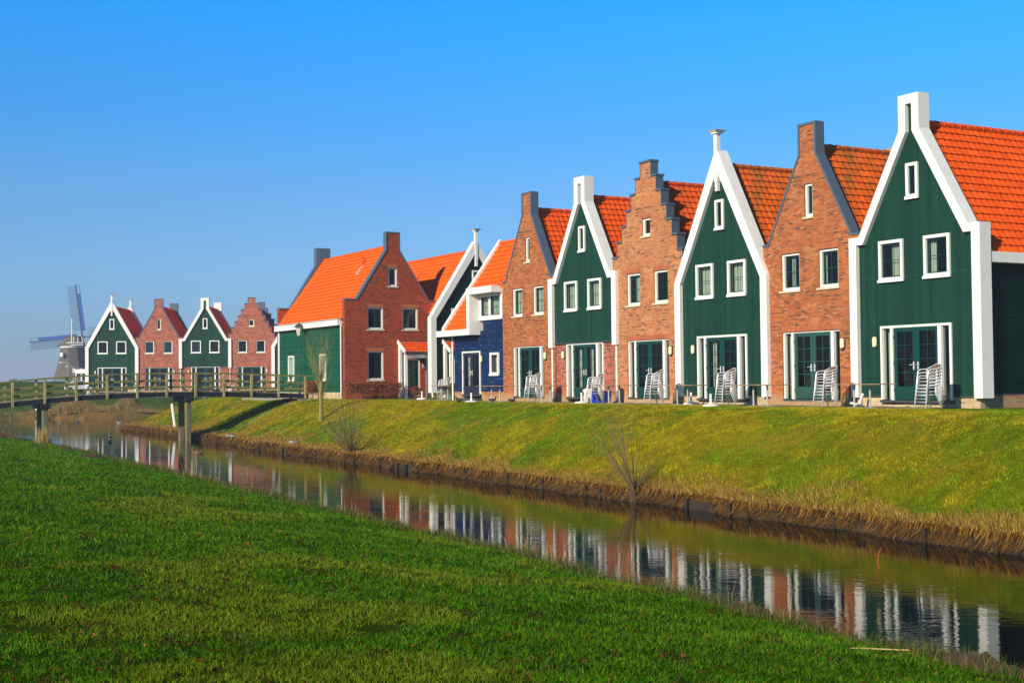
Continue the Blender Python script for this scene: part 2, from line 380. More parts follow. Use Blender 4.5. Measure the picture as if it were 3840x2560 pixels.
# water
m = MT('canal_water', (.0030, .0026, .0006), .03, .5); m.b.inputs['IOR'].default_value = 1.33; m.b.inputs['Specular IOR Level'].default_value = .38
tw = m.n('TexCoord').outputs['Object']
n1 = m.noise(1.0, 3, .55, tw, (2.2, 5.5, 1)); n2 = m.noise(1.0, 2, .5, tw, (.35, .9, 1))
ad = m.n('Math', operation='MULTIPLY'); m.l(n1.outputs[0], ad.inputs[0]); m.l(m.ramp(n2.outputs[0], [(.35, .3), (.65, 1)]), ad.inputs[1])
m.bump(ad.outputs[0], .075, .05); M['water'] = m.m
WZ = -3.35
wb = MB(); wb.add([P3(-120, -60, WZ), P3(120, -60, WZ), P3(200, 260, WZ), P3(-220, 260, WZ)], [(0, 1, 2, 3)])
tag(wb.build('water', M['water']), 'still olive canal water mirroring the houses', 'water', kind='structure')

# ------------------------------------------------------------------ roofs
def roof_mesh(sl, y0, y1, A_=.028, tile=.27, course=.30, per=10, foot=.0):
    """sl: list of (x_ridge, z_ridge, x_eave, z_eave)"""
    V, F, U = [], [], []
    ny = max(2, int(round((y1-y0)/tile*per))); ys = np.linspace(y0, y1, ny+1)
    ph = ((ys-y0)/tile) % 1.0
    prof = A_*1.25*np.where(ph < .72, np.sin(np.clip(ph/.72, 0, 1)*math.pi/2), np.where(ph < .84, 1.0, np.clip((1-ph)/.16, 0, 1)))
    for (xr, zr, xe, ze) in sl:
        L = math.hypot(xe-xr, ze-zr); nc = max(1, int(round(L/course))); tx, tz = (xe-xr)/L, (ze-zr)/L
        nx, nz = (-tz, tx) if (-tz)*(xe-xr) > 0 else (tz, -tx)
        if nz < 0: nx, nz = -nx, -nz
        rows = []
        for k in range(nc):
            rows += [(k*L/nc-(.02 if k else 0), -.006, k), ((k+1)*L/nc, .040, k), ((k+1)*L/nc-.004, .012, k)]
        base = len(V)
        for (v, off, k) in rows:
            h = prof + off; vv = v + prof*.4*(1 if off > .02 else 0)
            for j in range(ny+1):
                V.append((xr+tx*vv[j]+nx*h[j] if hasattr(vv, '__len__') else 0, ys[j], zr+tz*vv[j]+nz*h[j])); U.append((ys[j]-y0, (k+.5 + (.3 if off > .0 else -.3))*.31))
        nr = len(rows)
        for a in range(nr-1):
            for j in range(ny):
                p = base+a*(ny+1)+j; q = p+ny+1
                F.append((p, p+1, q+1, q) if (xe-xr) < 0 else (p, q, q+1, p+1))
    return np.array(V), np.array(F), np.array(U)
def add_roof(parent, sl, y0, y1, mat, **k):
    V, F, U = roof_mesh(sl, y0, y1, **k)
    # a deck underneath closes the attic
    o = np_mesh('roof', V, 4, F.ravel(), mat, parent, uv=U)
    return o
def ridge_cap(parent, x, z, y0, y1, mat, r=.10, step=.36):
    b = MB(); n = int((y1-y0)/step)
    for i in range(n):
        a = y0+i*step; e = min(a+step+.03, y1)
        b.tube([(x, a, z+.01), (x, a+.05, z+.02), (x, e, z-.005)], [r*1.12, r*1.05, r*.92], 8)
    return b.build('ridge_cap', mat, parent)

# ------------------------------------------------------------------ windows, doors, lamps
def curtain(parent, x0, x1, z0, z1, y, mat=None):
    b = MB(); n = max(4, int((x1-x0)/.025)); vs = []
    for i in range(n+1):
        x = x0+(x1-x0)*i/n; yy = y+.022*math.sin(i*1.15)+.008*math.sin(i*2.7)
        vs += [(x, yy, z0), (x+.01*math.sin(i), yy, z1)]
    b.add(vs, [(2*i, 2*i+2, 2*i+3, 2*i+1) for i in range(n)])
    return b.build('curtain', mat or M['curtain'], parent, smooth=True)
def rect(x0, x1, z0, z1): return [(x0, z0), (x1, z0), (x1, z1), (x0, z1)]
def window(parent, x0, x1, z0, z1, y=0., fw=.085, sill=True, mun=True, cur=None, proud=True, sash='dgreen', hor=True):
    ya, yb = (y-.07, y+.12) if proud else (y+.07, y+.20)
    f = MB().prism(rect(x0, x1, z0, z1), ya, yb, [rect(x0+fw, x1-fw, z0+fw*1.2, z1-fw)])
    if proud and sill: f.box(x0-.03, x1+.03, ya-.03, ya+.03, z0-.035, z0+.06)
    w = f.build('window', M['white'], parent)
    if not proud and sill: MB().box(x0-.06, x1+.06, y-.06, y+.1, z0-.075, z0-.003).build('sill', M['cream'], w)
    a, b_, c, d = x0+fw, x1-fw, z0+fw*1.2, z1-fw; ys = ya+.075
    s = MB().prism(rect(a, b_, c, d), ys, ys+.05, [rect(a+.045, b_-.045, c+.045, d-.045)])
    if mun:
        s.box((a+b_)/2-.008, (a+b_)/2+.008, ys+.012, ys+.03, c+.04, d-.04)
        if hor: s.box(a+.04, b_-.04, ys+.014, ys+.032, (c+d)/2-.009, (c+d)/2+.009)
    s.build('sash', M[sash], w)
    MB().add([(a+.03, ys+.036, c+.03), (b_-.03, ys+.036, c+.03), (b_-.03, ys+.036, d-.03), (a+.03, ys+.036, d-.03)], [(0, 1, 2, 3)]).build('pane', M['glass'], w)
    if cur:
        for (p, q) in cur: curtain(w, a+(b_-a)*p, a+(b_-a)*q, c, d, yb+.06)
    return w
def lamp(parent, x, z, y=0.):
    b = MB(); n = 20
    def oval(rx, rz, y_):
        return [(x+math.cos(2*math.pi*i/n)*rx, y_, z+(.09 if math.sin(2*math.pi*i/n) >= 0 else -.09)*1+math.sin(2*math.pi*i/n)*rz) for i in range(n)]
    vs = oval(.105, .105, y+.01)+oval(.105, .105, y-.05); F = [(i, (i+1) % n, (i+1) % n+n, i+n)[::-1] for i in range(n)]+[tuple(range(n, 2*n))[::-1]]
    b.add(vs, F); base = b.build('wall_lamp', M['black'], parent)
    g = MB(); vs = oval(.085, .085, y-.04)+oval(.075, .08, y-.10)+oval(.045, .05, y-.125)
    F = [(k*n+i, k*n+(i+1) % n, (k+1)*n+(i+1) % n, (k+1)*n+i)[::-1] for k in range(2) for i in range(n)]+[tuple(range(2*n, 3*n))[::-1]]
    g.add(vs, F); g.build('lamp_glass', M['lampglass'], base, smooth=False); return base
def french_door(parent, z0=.25, z1=2.62, y=0., proud=True, x0=-1.49, x1=1.49, mat='dgreen', side=True, curL=False, curR=False, sidecur=(True, False)):
    ya, yb = (y-.05, y+.13) if proud else (y+.06, y+.2)
    lx0, lx1 = (-.94, .95) if side else (x0+.09, x1-.09)
    f = MB().box(x0, x1, ya, yb, z1-.075, z1)
    f.box(x0, x0+.085, ya, yb, z0, z1-.077); f.box(x1-.085, x1, ya, yb, z0, z1-.077)
    if side:
        f.box(lx0-.1, lx0, ya-.01, yb, z0-.02, z1-.077); f.box(lx1, lx1+.14, ya-.01, yb, z0-.02, z1-.077)
    fr_ = f.build('door_frame', M['white'], parent)
    MB().box(x0-.02, x1+.02, ya-.04, yb+.1, z0-.10, z0-.022).build('threshold', M['grey'], fr_)
    if side:
        for (a, b_, cu) in ((x0+.085, lx0-.1, sidecur[0]), (lx1+.14, x1-.085, sidecur[1])):
            MB().add([(a, ya+.09, z0), (b_, ya+.09, z0), (b_, ya+.09, z1-.08), (a, ya+.09, z1-.08)], [(0, 1, 2, 3)]).build('side_pane', M['glass'], fr_)
            if cu: curtain(fr_, a+.03, b_-.02, z0, z1-.08, yb+.08)
    mid = (lx0+lx1)/2
    for i, (a, b_) in enumerate(((lx0+.005, mid-.004), (mid+.004, lx1-.005))):
        g0, g1, h0, h1 = a+.14, b_-.13, z0+.42, z1-.2
        d = MB().prism(rect(a, b_, z0, z1-.08), ya+.04, ya+.1, [rect(g0, g1, h0, h1)])
        d.box((g0+g1)/2-.012, (g0+g1)/2+.012, ya+.052, ya+.075, h0, h1)
        for k in (1, 2, 3): d.box(g0, g1, ya+.054, ya+.073, h0+(h1-h0)*k/4-.011, h0+(h1-h0)*k/4+.011)
        d.box(a+.1, b_-.1, ya+.03, ya+.041, z0+.1, z0+.33)
        for hz in (.25, 1.1, 1.95): d.box((a if i == 0 else b_)-.012, (a if i == 0 else b_)+.012, ya+.02, ya+.04, z0+hz, z0+hz+.1)
        dd = d.build('door', M[mat], parent)
        MB().add([(g0, ya+.08, h0), (g1, ya+.08, h0), (g1, ya+.08, h1), (g0, ya+.08, h1)], [(0, 1, 2, 3)]).build('pane', M['glass'], dd)
        hx = mid-.09 if i == 0 else mid+.09; hh = MB().box(hx-.022, hx+.022, ya+.018, ya+.039, z0+.95, z0+1.2)
        hh.tube([(hx, ya+.02, z0+1.1), (hx, ya-.035, z0+1.1), (hx+(-.12 if i == 0 else .12), ya-.035, z0+1.1)], .011, 6)
        hh.build('handle', M['alu'], dd)
        if (curL, curR)[i]:
            curtain(dd, g0, g0+(g1-g0)*.38, h0, h1, yb+.07); curtain(dd, g1-(g1-g0)*.32, g1, h0, h1, yb+.07)
def offs(pl, d):
    out = []; n = len(pl)
    for i in range(n):
        a = Vector(pl[max(i-1, 0)]); b = Vector(pl[i]); c = Vector(pl[min(i+1, n-1)])
        t1 = (b-a).normalized() if i > 0 else (c-b).normalized(); t2 = (c-b).normalized() if i < n-1 else t1
        n1 = Vector((-t1.y, t1.x)); n2 = Vector((-t2.y, t2.x)); k = (n1+n2)
        k = k/ max(k.dot(n1), .3)
        out.append((b.x+k.x*d, b.y+k.y*d))
    return out

def interior(parent, hw, D, z1=5.05):
    b = MB(); x0, x1, y0, y1 = -hw+.2, hw-.2, .34, min(4.5, D-.6)
    b.add([(x0,y0,.1),(x1,y0,.1),(x1,y1,.1),(x0,y1,.1),(x0,y0,z1),(x1,y0,z1),(x1,y1,z1),(x0,y1,z1)],
          [(0,1,2,3),(1,5,6,2),(2,6,7,3),(3,7,4,0),(4,7,6,5)]); b.box(x0, x1, y0, y1, 2.85, 3.1)
    b.box(-.7, .1, 2.2, 2.25, .1, 1.1); b.box(.3, 1.0, 1.6, 2.1, .8, .85)
    return b.build('interior', M['interior'], parent)

WINS = ((-1.49, -.44), (.44, 1.49))
def house(name, label, kind, loc, rz, group, brick='brick', tile='tile', door='dgreen', hw=2.42, D=9.0, side='none', ground_brick=False, hs=None,
          doorkw=None, lampx=None, curt=((.12, .75), (.05, .3)), windows=True, pipes=True, lower=None, roofkw=None, slope=None, front_door=True, board_mat='green'):
    t = empty(name, loc, rz, label, 'house', group)
    S = dict(foot=2.1, sh=5.74, nk=.40, nb=8.76, top=9.80, gw=(-.20, .22, 6.57, 7.73), w0=4.06, w1=5.38, eave=(2.52, 4.70), ridge=9.02)
    if hs: S.update(hs)
    wx = S.get('wins', WINS)
    brk = kind in ('neck_brick', 'step')
    wz0, wz1 = S['w0'], S['w1']
    holes = []
    gw = S['gw']
    if brk:
        if kind == 'neck_brick':
            line = [(hw, S['sh']), (S['foot'], S['sh']), (S['nk'], S['nb']), (S['nk'], S['top']), (-S['nk'], S['top']), (-S['nk'], S['nb']), (-S['foot'], S['sh']), (-hw, S['sh'])]
        else:
            tz = [9.86-.63*k for k in range(7)]; ex = [.36+.347*k for k in range(6)]+[hw]
            rgt = []
            for k in range(7): rgt += [(ex[k], tz[k])] + ([(ex[k], tz[k+1])] if k < 6 else [])
            line = rgt[::-1]+[(-x, z) for x, z in rgt]
            gw = (-.30, .27, 6.85, 7.58)
        out = [(-hw+.002, 0), (hw-.002, 0)] + [(max(-hw+.002, min(hw-.002, x)), z) for x, z in line]
        w2 = [(a+.03, b-.06) for a, b in wx]
        for a, b in w2: holes.append(rect(a, b, wz0, wz1))
        holes.append(rect(gw[0], gw[1], gw[2], gw[3]))
        if front_door: holes.append(rect(-1.47, 1.44, .16, 2.60))
        if lower:
            for (a, b, c, d) in lower: holes.append(rect(a, b, c, d))
        MB().prism(out, 0, .33, holes).build('wall', M[brick], t)
        MB().prism(out, D-.33, D, [rect(wx[0][0], wx[0][1], wz0, wz1)]).build('back_wall', M[brick], t)
        MB().prism([(x*.99, z-.02) for x, z in out if z > 1] + [], D-.37, D-.335).build('back_lining', M['metal_blue'], t)
        for h in holes: MB().box(h[0][0]-.05, h[1][0]+.05, -.005, .02, h[2][1]+.002, h[2][1]+.2).build('lintel', M['lintel'], t)
        for yy, nm in ((-.035, 'coping'), (D-.37, 'back_coping')):
            if kind == 'neck_brick':
                o1 = offs(line, -.055); i1 = offs(line, .025)
                o1 = [(max(-hw-.03, min(hw+.03, x)), z) for x, z in o1]; i1 = [(max(-hw-.03, min(hw+.03, x)), z) for x, z in i1]
                MB().prism(o1 + i1[::-1], yy, yy+.41).build(nm, M['metal_blue'], t)
            else:
                b = MB()
                for k in range(7):
                    xo, zt = ex[k], tz[k]; xi = ex[k-1] if k else -ex[0]
                    if k == 0: b.box(-xo-.055, xo+.055, yy-.02, yy+.43, zt-.0, zt+.085)
                    else:
                        b.box(xi-.03+.055, xo+.055, yy-.02, yy+.43, zt, zt+.085); b.box(-xo-.055, -xi+.03-.055, yy-.02, yy+.43, zt, zt+.085)
                    zb_ = tz[k+1]+.085 if k < 6 else zt-.5
                    for sg in (-1, 1):
                        a, e = sorted((sg*(xo-.004), sg*(xo+.024))); b.box(a, e, yy+.02, yy+.4, zb_, zt)
                b.build(nm, M['metal_blue'], t)
    else:
        zc = 2.66 if ground_brick else .36; zp = 2.46 if ground_brick else .31
        if kind == 'neck_green':
            oL = [(2.75, S.get('gsh', 5.59)), (2.3, S.get('gsh', 5.59)), (.43, 8.80), (.43, 9.92), (-.43, 9.92), (-.43, 8.80), (-2.3, 5.59), (-2.75, 5.59)]
            iL = [(-2.42, 5.33), (-2.12, 5.33), (-.13, 8.74), (-.13, 9.62), (.13, 9.62), (.13, 8.74), (2.12, 5.33), (2.42, 5.33)]
            hw_o, hw_i = 2.75, 2.42
        else:
            k_ = slope or 1.82; hw_o = S.get('hwo', 2.77); kz = S.get('kink', 4.72); apx = S.get('apex', 9.62); hw_i = hw_o-.36
            oL = [(hw_o, kz), ((apx-.12-kz) and .07, apx), (-.07, apx), (-hw_o, kz)]
            k2 = (apx-kz)/(hw_o-.07)
            ia = apx - .36*math.sqrt(1+k2*k2) + .0
            iL = [(-hw_i, kz-.07), (0, ia), (hw_i, kz-.07)]
        outline = [(hw_o, zp)] + oL + [(-hw_o, zp), (-hw_i, zp)] + iL + [(hw_i, zp)]
        MB().prism(outline, -.15, .33).build('bargeboard', M['white'], t)
        MB().prism(outline, D-.33, D+.05).build('back_bargeboard', M['white'], t)
        for a, b in wx: holes.append(rect(a+.07, b-.07, wz0+.08, wz1-.07))
        gw = S.get('ggw', (-.25, .25, 6.63, 7.75)); holes.append(rect(gw[0]+.07, gw[1]-.07, gw[2]+.08, gw[3]-.07))
        if lower:
            for (a, b, c, d) in lower: holes.append(rect(a+.05, b-.05, c+.05, d-.05))
        board = [(-hw_i-.05, zc), (hw_i+.05, zc)] + [(p[0]*1.02, p[1]+.05) for p in iL[::-1]]
        if not ground_brick and front_door:
            board = [(-hw_i-.05, zc), (-1.45, zc), (-1.45, 2.58), (1.45, 2.58), (1.45, zc), (hw_i+.05, zc)] + [(p[0]*1.02, p[1]+.05) for p in iL[::-1]]
        MB().prism(board, 0, .2, holes).build('wall', M[board_mat], t)
        MB().prism(board, D-.2, D).build('back_wall', M['green'], t)
        MB().prism([(hw_o-.02, 3)] + [(p[0]*.985, p[1]-.02) for p in oL] + [(-hw_o+.02, 3)], D-.37, D-.335).build('back_lining', M['white'], t)
        sm = MB().box(-hw_i, hw_i, -.008, .001, 4.175, 4.195); sm.build('board_seam', M['board_in'], t)
        if ground_brick:
            MB().prism([(-hw+.002, 0), (-1.47, 0), (-1.47, 2.62), (1.47, 2.62), (1.47, 0), (hw-.002, 0), (hw-.002, 2.66), (-hw+.002, 2.66)], .07, .34).build('brick_wall', M[brick], t)
            MB().box(-hw_i, hw_i, -.03, .1, zc-.055, zc-.003).build('drip_board', M['grey'], t)
        else:
            MB().prism([(-hw_i-.05, 0), (hw_i+.05, 0), (hw_i+.05, .37), (1.5, .37), (1.5, .12), (-1.5, .12), (-1.5, .37), (-hw_i-.05, .37)], .05, .3).build('plinth', M['brick_pale'], t)
            for a_, e_ in ((-hw_i, -1.5), (1.5, hw_i)): MB().box(a_, e_, -.03, .1, zc-.02, zc+.01).build('drip_board', M['grey'], t)
        if kind == 'pin_green':
            for yy, nm in ((-.19, 'finial'), (D-.12, 'back_finial')):
                b = MB().box(-.09, .09, yy, yy+.18, apx-1.55+.35, apx+.62); b.box(-.075, .075, yy+.02, yy+.15, apx-1.55, apx-1.2)
                b.box(-.16, .16, yy-.07, yy+.25, apx+.62, apx+.66)
                b.add([(-.16,yy-.07,apx+.66),(.16,yy-.07,apx+.66),(.16,yy+.25,apx+.66),(-.16,yy+.25,apx+.66),(-.27,yy-.18,apx+.75),(.27,yy-.18,apx+.75),(.27,yy+.36,apx+.75),(-.27,yy+.36,apx+.75)],
                      [(0,1,5,4),(1,2,6,5),(2,3,7,6),(3,0,4,7),(4,5,6,7)])
                b.build(nm, M['white'], t)
        if pipes and ground_brick:
            for sx_ in (-1, 1): MB().tube([(sx_*2.6, -.03, 2.5), (sx_*2.6, -.03, .02)], .045, 8).build('drainpipe', M['white'], t)
    # windows
    if windows:
        if brk:
            for i, (a, b) in enumerate(w2): window(t, a, b, wz0, wz1, 0, .085, True, True, [curt[i]] if curt[i] else None, False, door)
            window(t, gw[0], gw[1], gw[2], gw[3], 0, .085, True, False, None, False, door)
        else:
            for i, (a, b) in enumerate(wx): window(t, a, b, wz0, wz1, 0, .10, True, True, [curt[i]] if curt[i] else None, True, door)
            window(t, gw[0], gw[1], gw[2], gw[3], 0, .10, True, False, None, True, door)
    if front_door: french_door(t, y=0 if not ground_brick else .07, proud=not brk, mat=door, **(doorkw or {}))
    if lampx is not None: lamp(t, lampx, 2.12, .07 if ground_brick else 0)
    interior(t, hw, D, min(5.05, S['ridge']-(S['ridge']-S['eave'][1])/S['eave'][0]*(hw-.15)-.15))
    ex_, ez_ = S['eave']; rk = dict(roofkw or {})
    add_roof(t, [(0, S['ridge'], -ex_, ez_), (0, S['ridge'], ex_, ez_)], .3, D-.3, M[tile], **rk)
    ridge_cap(t, 0, S['ridge']+.04, .3, D-.3, M[tile])
    for sx_, nm in ((-1, 'L'), (1, 'R')):
        a, b = sorted((sx_*(hw-.004), sx_*(hw-.2)))
        if side in (nm, 'both'): continue
        MB().box(a, b, .34, D-.34, 0, ez_-.05).build('party_wall', M[brick], t)
    return t
# ------------------------------------------------------------------ the right-hand row (front plane w = 32.4, terrace at z = -0.97)
WF, GZ = 32.4, -.97
ROT = A - math.pi/2
def row(s): return P3(WF, s, GZ)
GR = 'gabled houses of the canal row on the right'
h6 = house('gabled_house', 'largest green board house with thick white neck gable, at the right end of the row', 'neck_green', row(31.03), ROT, GR, side='R', lampx=-1.73, brick='brick_c', door='dgreen', curt=((.30, .66), (0, .25)), doorkw=dict(sidecur=(True, False)))
h5 = house('gabled_house', 'orange brick house with blue-grey neck gable coping and mossy roof, beside the largest green house', 'neck_brick', row(35.88), ROT, GR, tile='tile_moss', lampx=1.62, door='dgreen2', curt=((.28, .5), (0, .15)))
h4 = house('gabled_house', 'green board house of the near row with pointed white gable and tall white finial', 'pin_green', row(40.75), ROT, GR, tile='tile_moss', lampx=-1.73, curt=((.05, .95), (.05, .95)), doorkw=dict(curL=True, sidecur=(True, False)))
h3 = house('gabled_house', 'orange brick house of the near row with tall stepped gable', 'step', row(45.57), ROT, GR, brick='brick_b', tile='tile_m2', lampx=1.62, curt=((.3, .7), None))
h2 = house('gabled_house', 'near green board house with white neck gable over a red brick ground floor', 'neck_green', row(50.40), ROT, GR, brick='brick_c', tile='tile', ground_brick=True, lampx=-1.75, curt=((.05, .95), (.05, .7)), doorkw=dict(curL=True, curR=True, sidecur=(True, True)), roofkw=dict())
h1 = house('gabled_house', 'orange brick house with narrow neck gable beside the low blue house', 'neck_brick', row(55.22), ROT, GR, tile='tile', lampx=1.62, curt=((.05, .95), (.05, .6)))
# open right-hand side of the end house
b = MB().box(2.2, 2.42, .36, 8.66, .40, 4.72); b.build('side_wall', M['green_h_shaded'], h6)
MB().box(2.18, 2.45, .34, 8.66, 0, .38).build('side_plinth', M['brick_c'], h6)
MB().box(2.40, 2.72, .34, 8.7, 4.40, 4.72).build('gutter_fascia', M['white'], h6)
MB().box(2.40, 2.445, .36, 8.66, .36, .42).build('drip_board', M['grey'], h6)

# ------------------------------------------------------------------ distant row on the left
GL = 'gabled houses of the distant row across the inlet'
rl = R(3.5); LP = lambda k: (-42.3 + 4.87*k*math.cos(rl), 144 + 4.87*k*math.sin(rl), -.73)
rk = dict(per=5)
lh = [house('gabled_house', 'distant green house with pointed white gable and finial, leftmost of the far row', 'pin_green', LP(0), rl, GL, lampx=-1.73, side='both', brick='brick', curt=(None, None), roofkw=rk),
      house('gabled_house', 'distant red brick house with plain neck gable, second from the windmill', 'neck_brick', LP(1), rl, GL, brick='brick_c', lampx=1.62, curt=((.05, .95), (.05, .95)), roofkw=rk),
      house('gabled_house', 'distant green house with white neck gable over brick ground floor, behind the bridge', 'neck_green', LP(2), rl, GL, brick='brick_c', ground_brick=True, lampx=-1.75, curt=((.05, .95), None), roofkw=rk, doorkw=dict(curR=True)),
      house('gabled_house', 'distant red brick house with stepped gable, behind the bridge', 'step', LP(3), rl, GL, brick='brick_c', lampx=1.62, curt=(None, None), roofkw=rk),
      house('gabled_house', 'distant green gabled house mostly hidden behind the orange-roofed corner house', 'pin_green', LP(4), rl, GL, lampx=-1.73, curt=(None, None), roofkw=rk, side='R')]
for hh, sx_ in ((lh[0], -1), (lh[0], 1), (lh[4], 1)):
    a, b_ = sorted((sx_*2.2, sx_*2.42)); MB().box(a, b_, .34, 8.66, 0, 4.7).build('side_wall', M['green_h_shaded'], hh)

# ------------------------------------------------------------------ brick corner house, ridge along the canal
c1 = house('corner_house', 'dark red brick neck-gabled corner house with bright orange roof and green side', 'neck_brick', P3(34.72, 75.3, GZ), A, None, brick='brick_d', tile='tile_or', hw=3.2, D=11.6,
           hs=dict(foot=2.38, sh=5.95, nk=.42, nb=8.99, top=10.05, gw=(-.31, .28, 6.79, 7.94), w0=4.17, w1=5.50, wins=((-1.74, -.61), (.57, 1.71)), eave=(3.32, 4.72), ridge=9.22),
           side='L', curt=(None, (.75, .95)), front_door=False, lower=[(-1.71, -.67, 1.13, 2.86), (.62, 1.78, .1, 2.40)], roofkw=dict(A_=.012), door='grey')
window(c1, -1.71, -.67, 1.13, 2.86, 0, .08, True, False, None, False, 'grey')
f = MB().prism(rect(.62, 1.78, .1, 2.40), .08, .2, [rect(.70, 1.70, .12, 2.32)]); f.build('door_frame', M['white'], c1)
d = MB().prism(rect(.705, 1.695, .13, 2.315), .10, .15, [rect(.80, 1.6, .5, 2.2)]); d.box(1.19, 1.21, .11, .14, .5, 2.2)
for k in (1, 2, 3): d.box(.8, 1.6, .112, .138, .5+1.7*k/4-.01, .5+1.7*k/4+.01)
dd = d.build('door', M['dgreen'], c1)
MB().add([(.8,.13,.5),(1.6,.13,.5),(1.6,.13,2.2),(.8,.13,2.2)], [(0,1,2,3)]).build('pane', M['glass'], dd); curtain(dd, 1.25, 1.6, .5, 2.2, .26)
# canal-side wall (local -x side), clapboard between white corner boards
sw = MB(); W1 = (-3.02, -2.86)
def yzbox(mb, x0, x1, y0, y1, z0, z1): mb.box(x0, x1, y0, y1, z0, z1)
def sidewall(mb, x0, x1, y0, y1, z0, z1, holes):
    ys = sorted({y0, y1, *[h[0] for h in holes], *[h[1] for h in holes]}); 
    for a, b_ in zip(ys[:-1], ys[1:]):
        hs_ = [h for h in holes if h[0] <= a and h[1] >= b_]
        if not hs_: mb.box(x0, x1, a, b_, z0, z1)
        else:
            h = hs_[0]; mb.box(x0, x1, a, b_, z0, h[2]); mb.box(x0, x1, a, b_, h[3], z1)
whol = [(2.85, 3.85, 1.12, 2.76), (8.3, 9.35, 1.12, 2.76)]
sidewall(sw, -3.23, -3.08, .55, 11.05, .42, 4.62, whol); sw.build('side_wall', M['green_h'], c1)
MB().box(-3.2, -3.1, .34, 11.26, 0, .419).build('side_plinth', M['brick_pale'], c1)
MB().box(-3.52, -3.2, .36, 11.28, 4.42, 4.76).build('gutter_fascia', M['white'], c1)
MB().box(-3.56, -3.3, .34, 11.3, 4.762, 4.82).build('gutter', M['alu_dull'], c1)
for ya_, yb_ in ((.36, .545), (11.055, 11.25)): MB().box(-3.26, -3.1, ya_, yb_, .1, 4.418).build('corner_board', M['white'], c1)
MB().tube([(-3.32, .30, 4.4), (-3.32, .30, .05)], .045, 8).build('drainpipe', M['white'], c1)
def side_window(parent, x, y0, y1, z0, z1, out=-1):
    """window in a wall facing local -x"""
    fw = .1; f = MB(); xa, xb = x-.06, x+.1
    f.box(xa, xb, y0, y1, z1-fw, z1).box(xa, xb, y0, y1, z0, z0+fw*1.2).box(xa, xb, y0, y0+fw, z0+fw*1.2, z1-fw).box(xa, xb, y1-fw, y1, z0+fw*1.2, z1-fw)
    f.box(xa-.03, xa, y0-.03, y1+.03, z0-.03, z0+.05)
    w = f.build('window', M['white'], parent)
    MB().add([(x, y1-fw, z0+fw), (x, y0+fw, z0+fw), (x, y0+fw, z1-fw), (x, y1-fw, z1-fw)], [(0, 1, 2, 3)]).build('pane', M['glass'], w)
    n = 22; vs = []
    for i in range(n+1):
        y = y0+fw+(y1-y0-2*fw)*i/n; vs += [(x+.10+.02*math.sin(i*1.3), y, z0), (x+.10+.02*math.sin(i*1.3), y, z1)]
    MB().add(vs, [(2*i, 2*i+1, 2*i+3, 2*i+2) for i in range(n)]).build('curtain', M['curtain'], w)
for h in whol: side_window(c1, -3.23, h[0], h[1], h[2], h[3])
# solid metal neck block of the back gable
MB().box(-.5, .5, 11.22, 11.72, 8.9, 10.12).build('back_neck', M['metal_blue'], c1)
# roof vent pipe with lead flashing
def on_c1(xl, lift=0): return 9.22 - (9.22-4.72)/3.32*abs(xl) + lift
v = MB().tube([(-.75, 2.9, on_c1(.75)-.1), (-.75, 2.9, on_c1(.75)+.55)], .07, 10); v.tube([(-.75, 2.9, on_c1(.75)+.52), (-.75, 2.9, on_c1(.75)+.58)], .13, 10)
vp = v.build('vent_pipe', M['tile'], c1)
MB().add([(-.68, 2.75, on_c1(.68, .07)), (-.68, 3.05, on_c1(.68, .07)), (-1.15, 3.05, on_c1(1.15, .07)), (-1.15, 2.75, on_c1(1.15, .07)),
          (-.68, 2.75, on_c1(.68, .03)), (-.68, 3.05, on_c1(.68, .03)), (-1.15, 3.05, on_c1(1.15, .03)), (-1.15, 2.75, on_c1(1.15, .03))],
         [(0,3,2,1),(4,5,6,7),(0,1,5,4),(1,2,6,5),(2,3,7,6),(3,0,4,7)]).build('flashing', M['alu_dull'], vp)
def porch(parent, x0, x1, dep=.95, ztop=3.42, zlow=2.78, posts=True):
    p = MB()
    for x in (x0, x1-.17): p.box(x, x+.17, -dep, -dep+.17, 0, zlow-.13); p.box(x, x+.17, -.2, -.005, 0, ztop-.25)
    po = p.build('porch', M['white'], parent)
    v = MB()
    for x in (x0-.07, x1-.02):
        v.add([(x,-dep-.12,zlow-.12),(x+.09,-dep-.12,zlow-.12),(x+.09,-.01,ztop-.12),(x,-.01,ztop-.12),(x,-dep-.12,zlow+.12),(x+.09,-dep-.12,zlow+.12),(x+.09,-.01,ztop+.12),(x,-.01,ztop+.12)],
              [(0,3,2,1),(4,5,6,7),(0,1,5,4),(1,2,6,5),(2,3,7,6),(3,0,4,7)])
    v.build('verge_board', M['white'], po)
    # lean-to tiles: build with the slope running to -y
    V, F, U = roof_mesh([(0, 0, 1.05, (zlow-ztop))], x0+.03, x1-.03, A_=.035, tile=.24, course=.3)
    V2 = np.stack([V[:, 1], -.03-V[:, 0]*(dep+.07)/1.05, ztop+V[:, 2]], -1)
    np_mesh('porch_roof', V2, 4, F[:, ::-1].ravel(), M['tile'], po, uv=U)
    MB().tube([(x0-.05, -dep-.15, zlow-.02), (x1+.09, -dep-.15, zlow-.02)], .06, 8).build('porch_gutter', M['grey'], po)
    MB().box(x0+.175, x1-.175, -dep+.02, -dep+.14, zlow-.33, zlow-.13).build('porch_beam', M['white'], po)
    MB().box(x0+.03, x1-.03, -.06, -.005, ztop-.05, ztop+.08).build('lead_flashing', M['grey'], po)
    return po
porch(c1, .30, 2.32)
lb = MB().box(1.92, 1.98, -.06, 0, 1.95, 2.1); lb.lathe([(.02, 0), (.1, -.05), (.09, -.16), (.02, -.2)], (1.95, -.14, 2.0), 10); lb.build('door_lamp', M['alu'], c1)

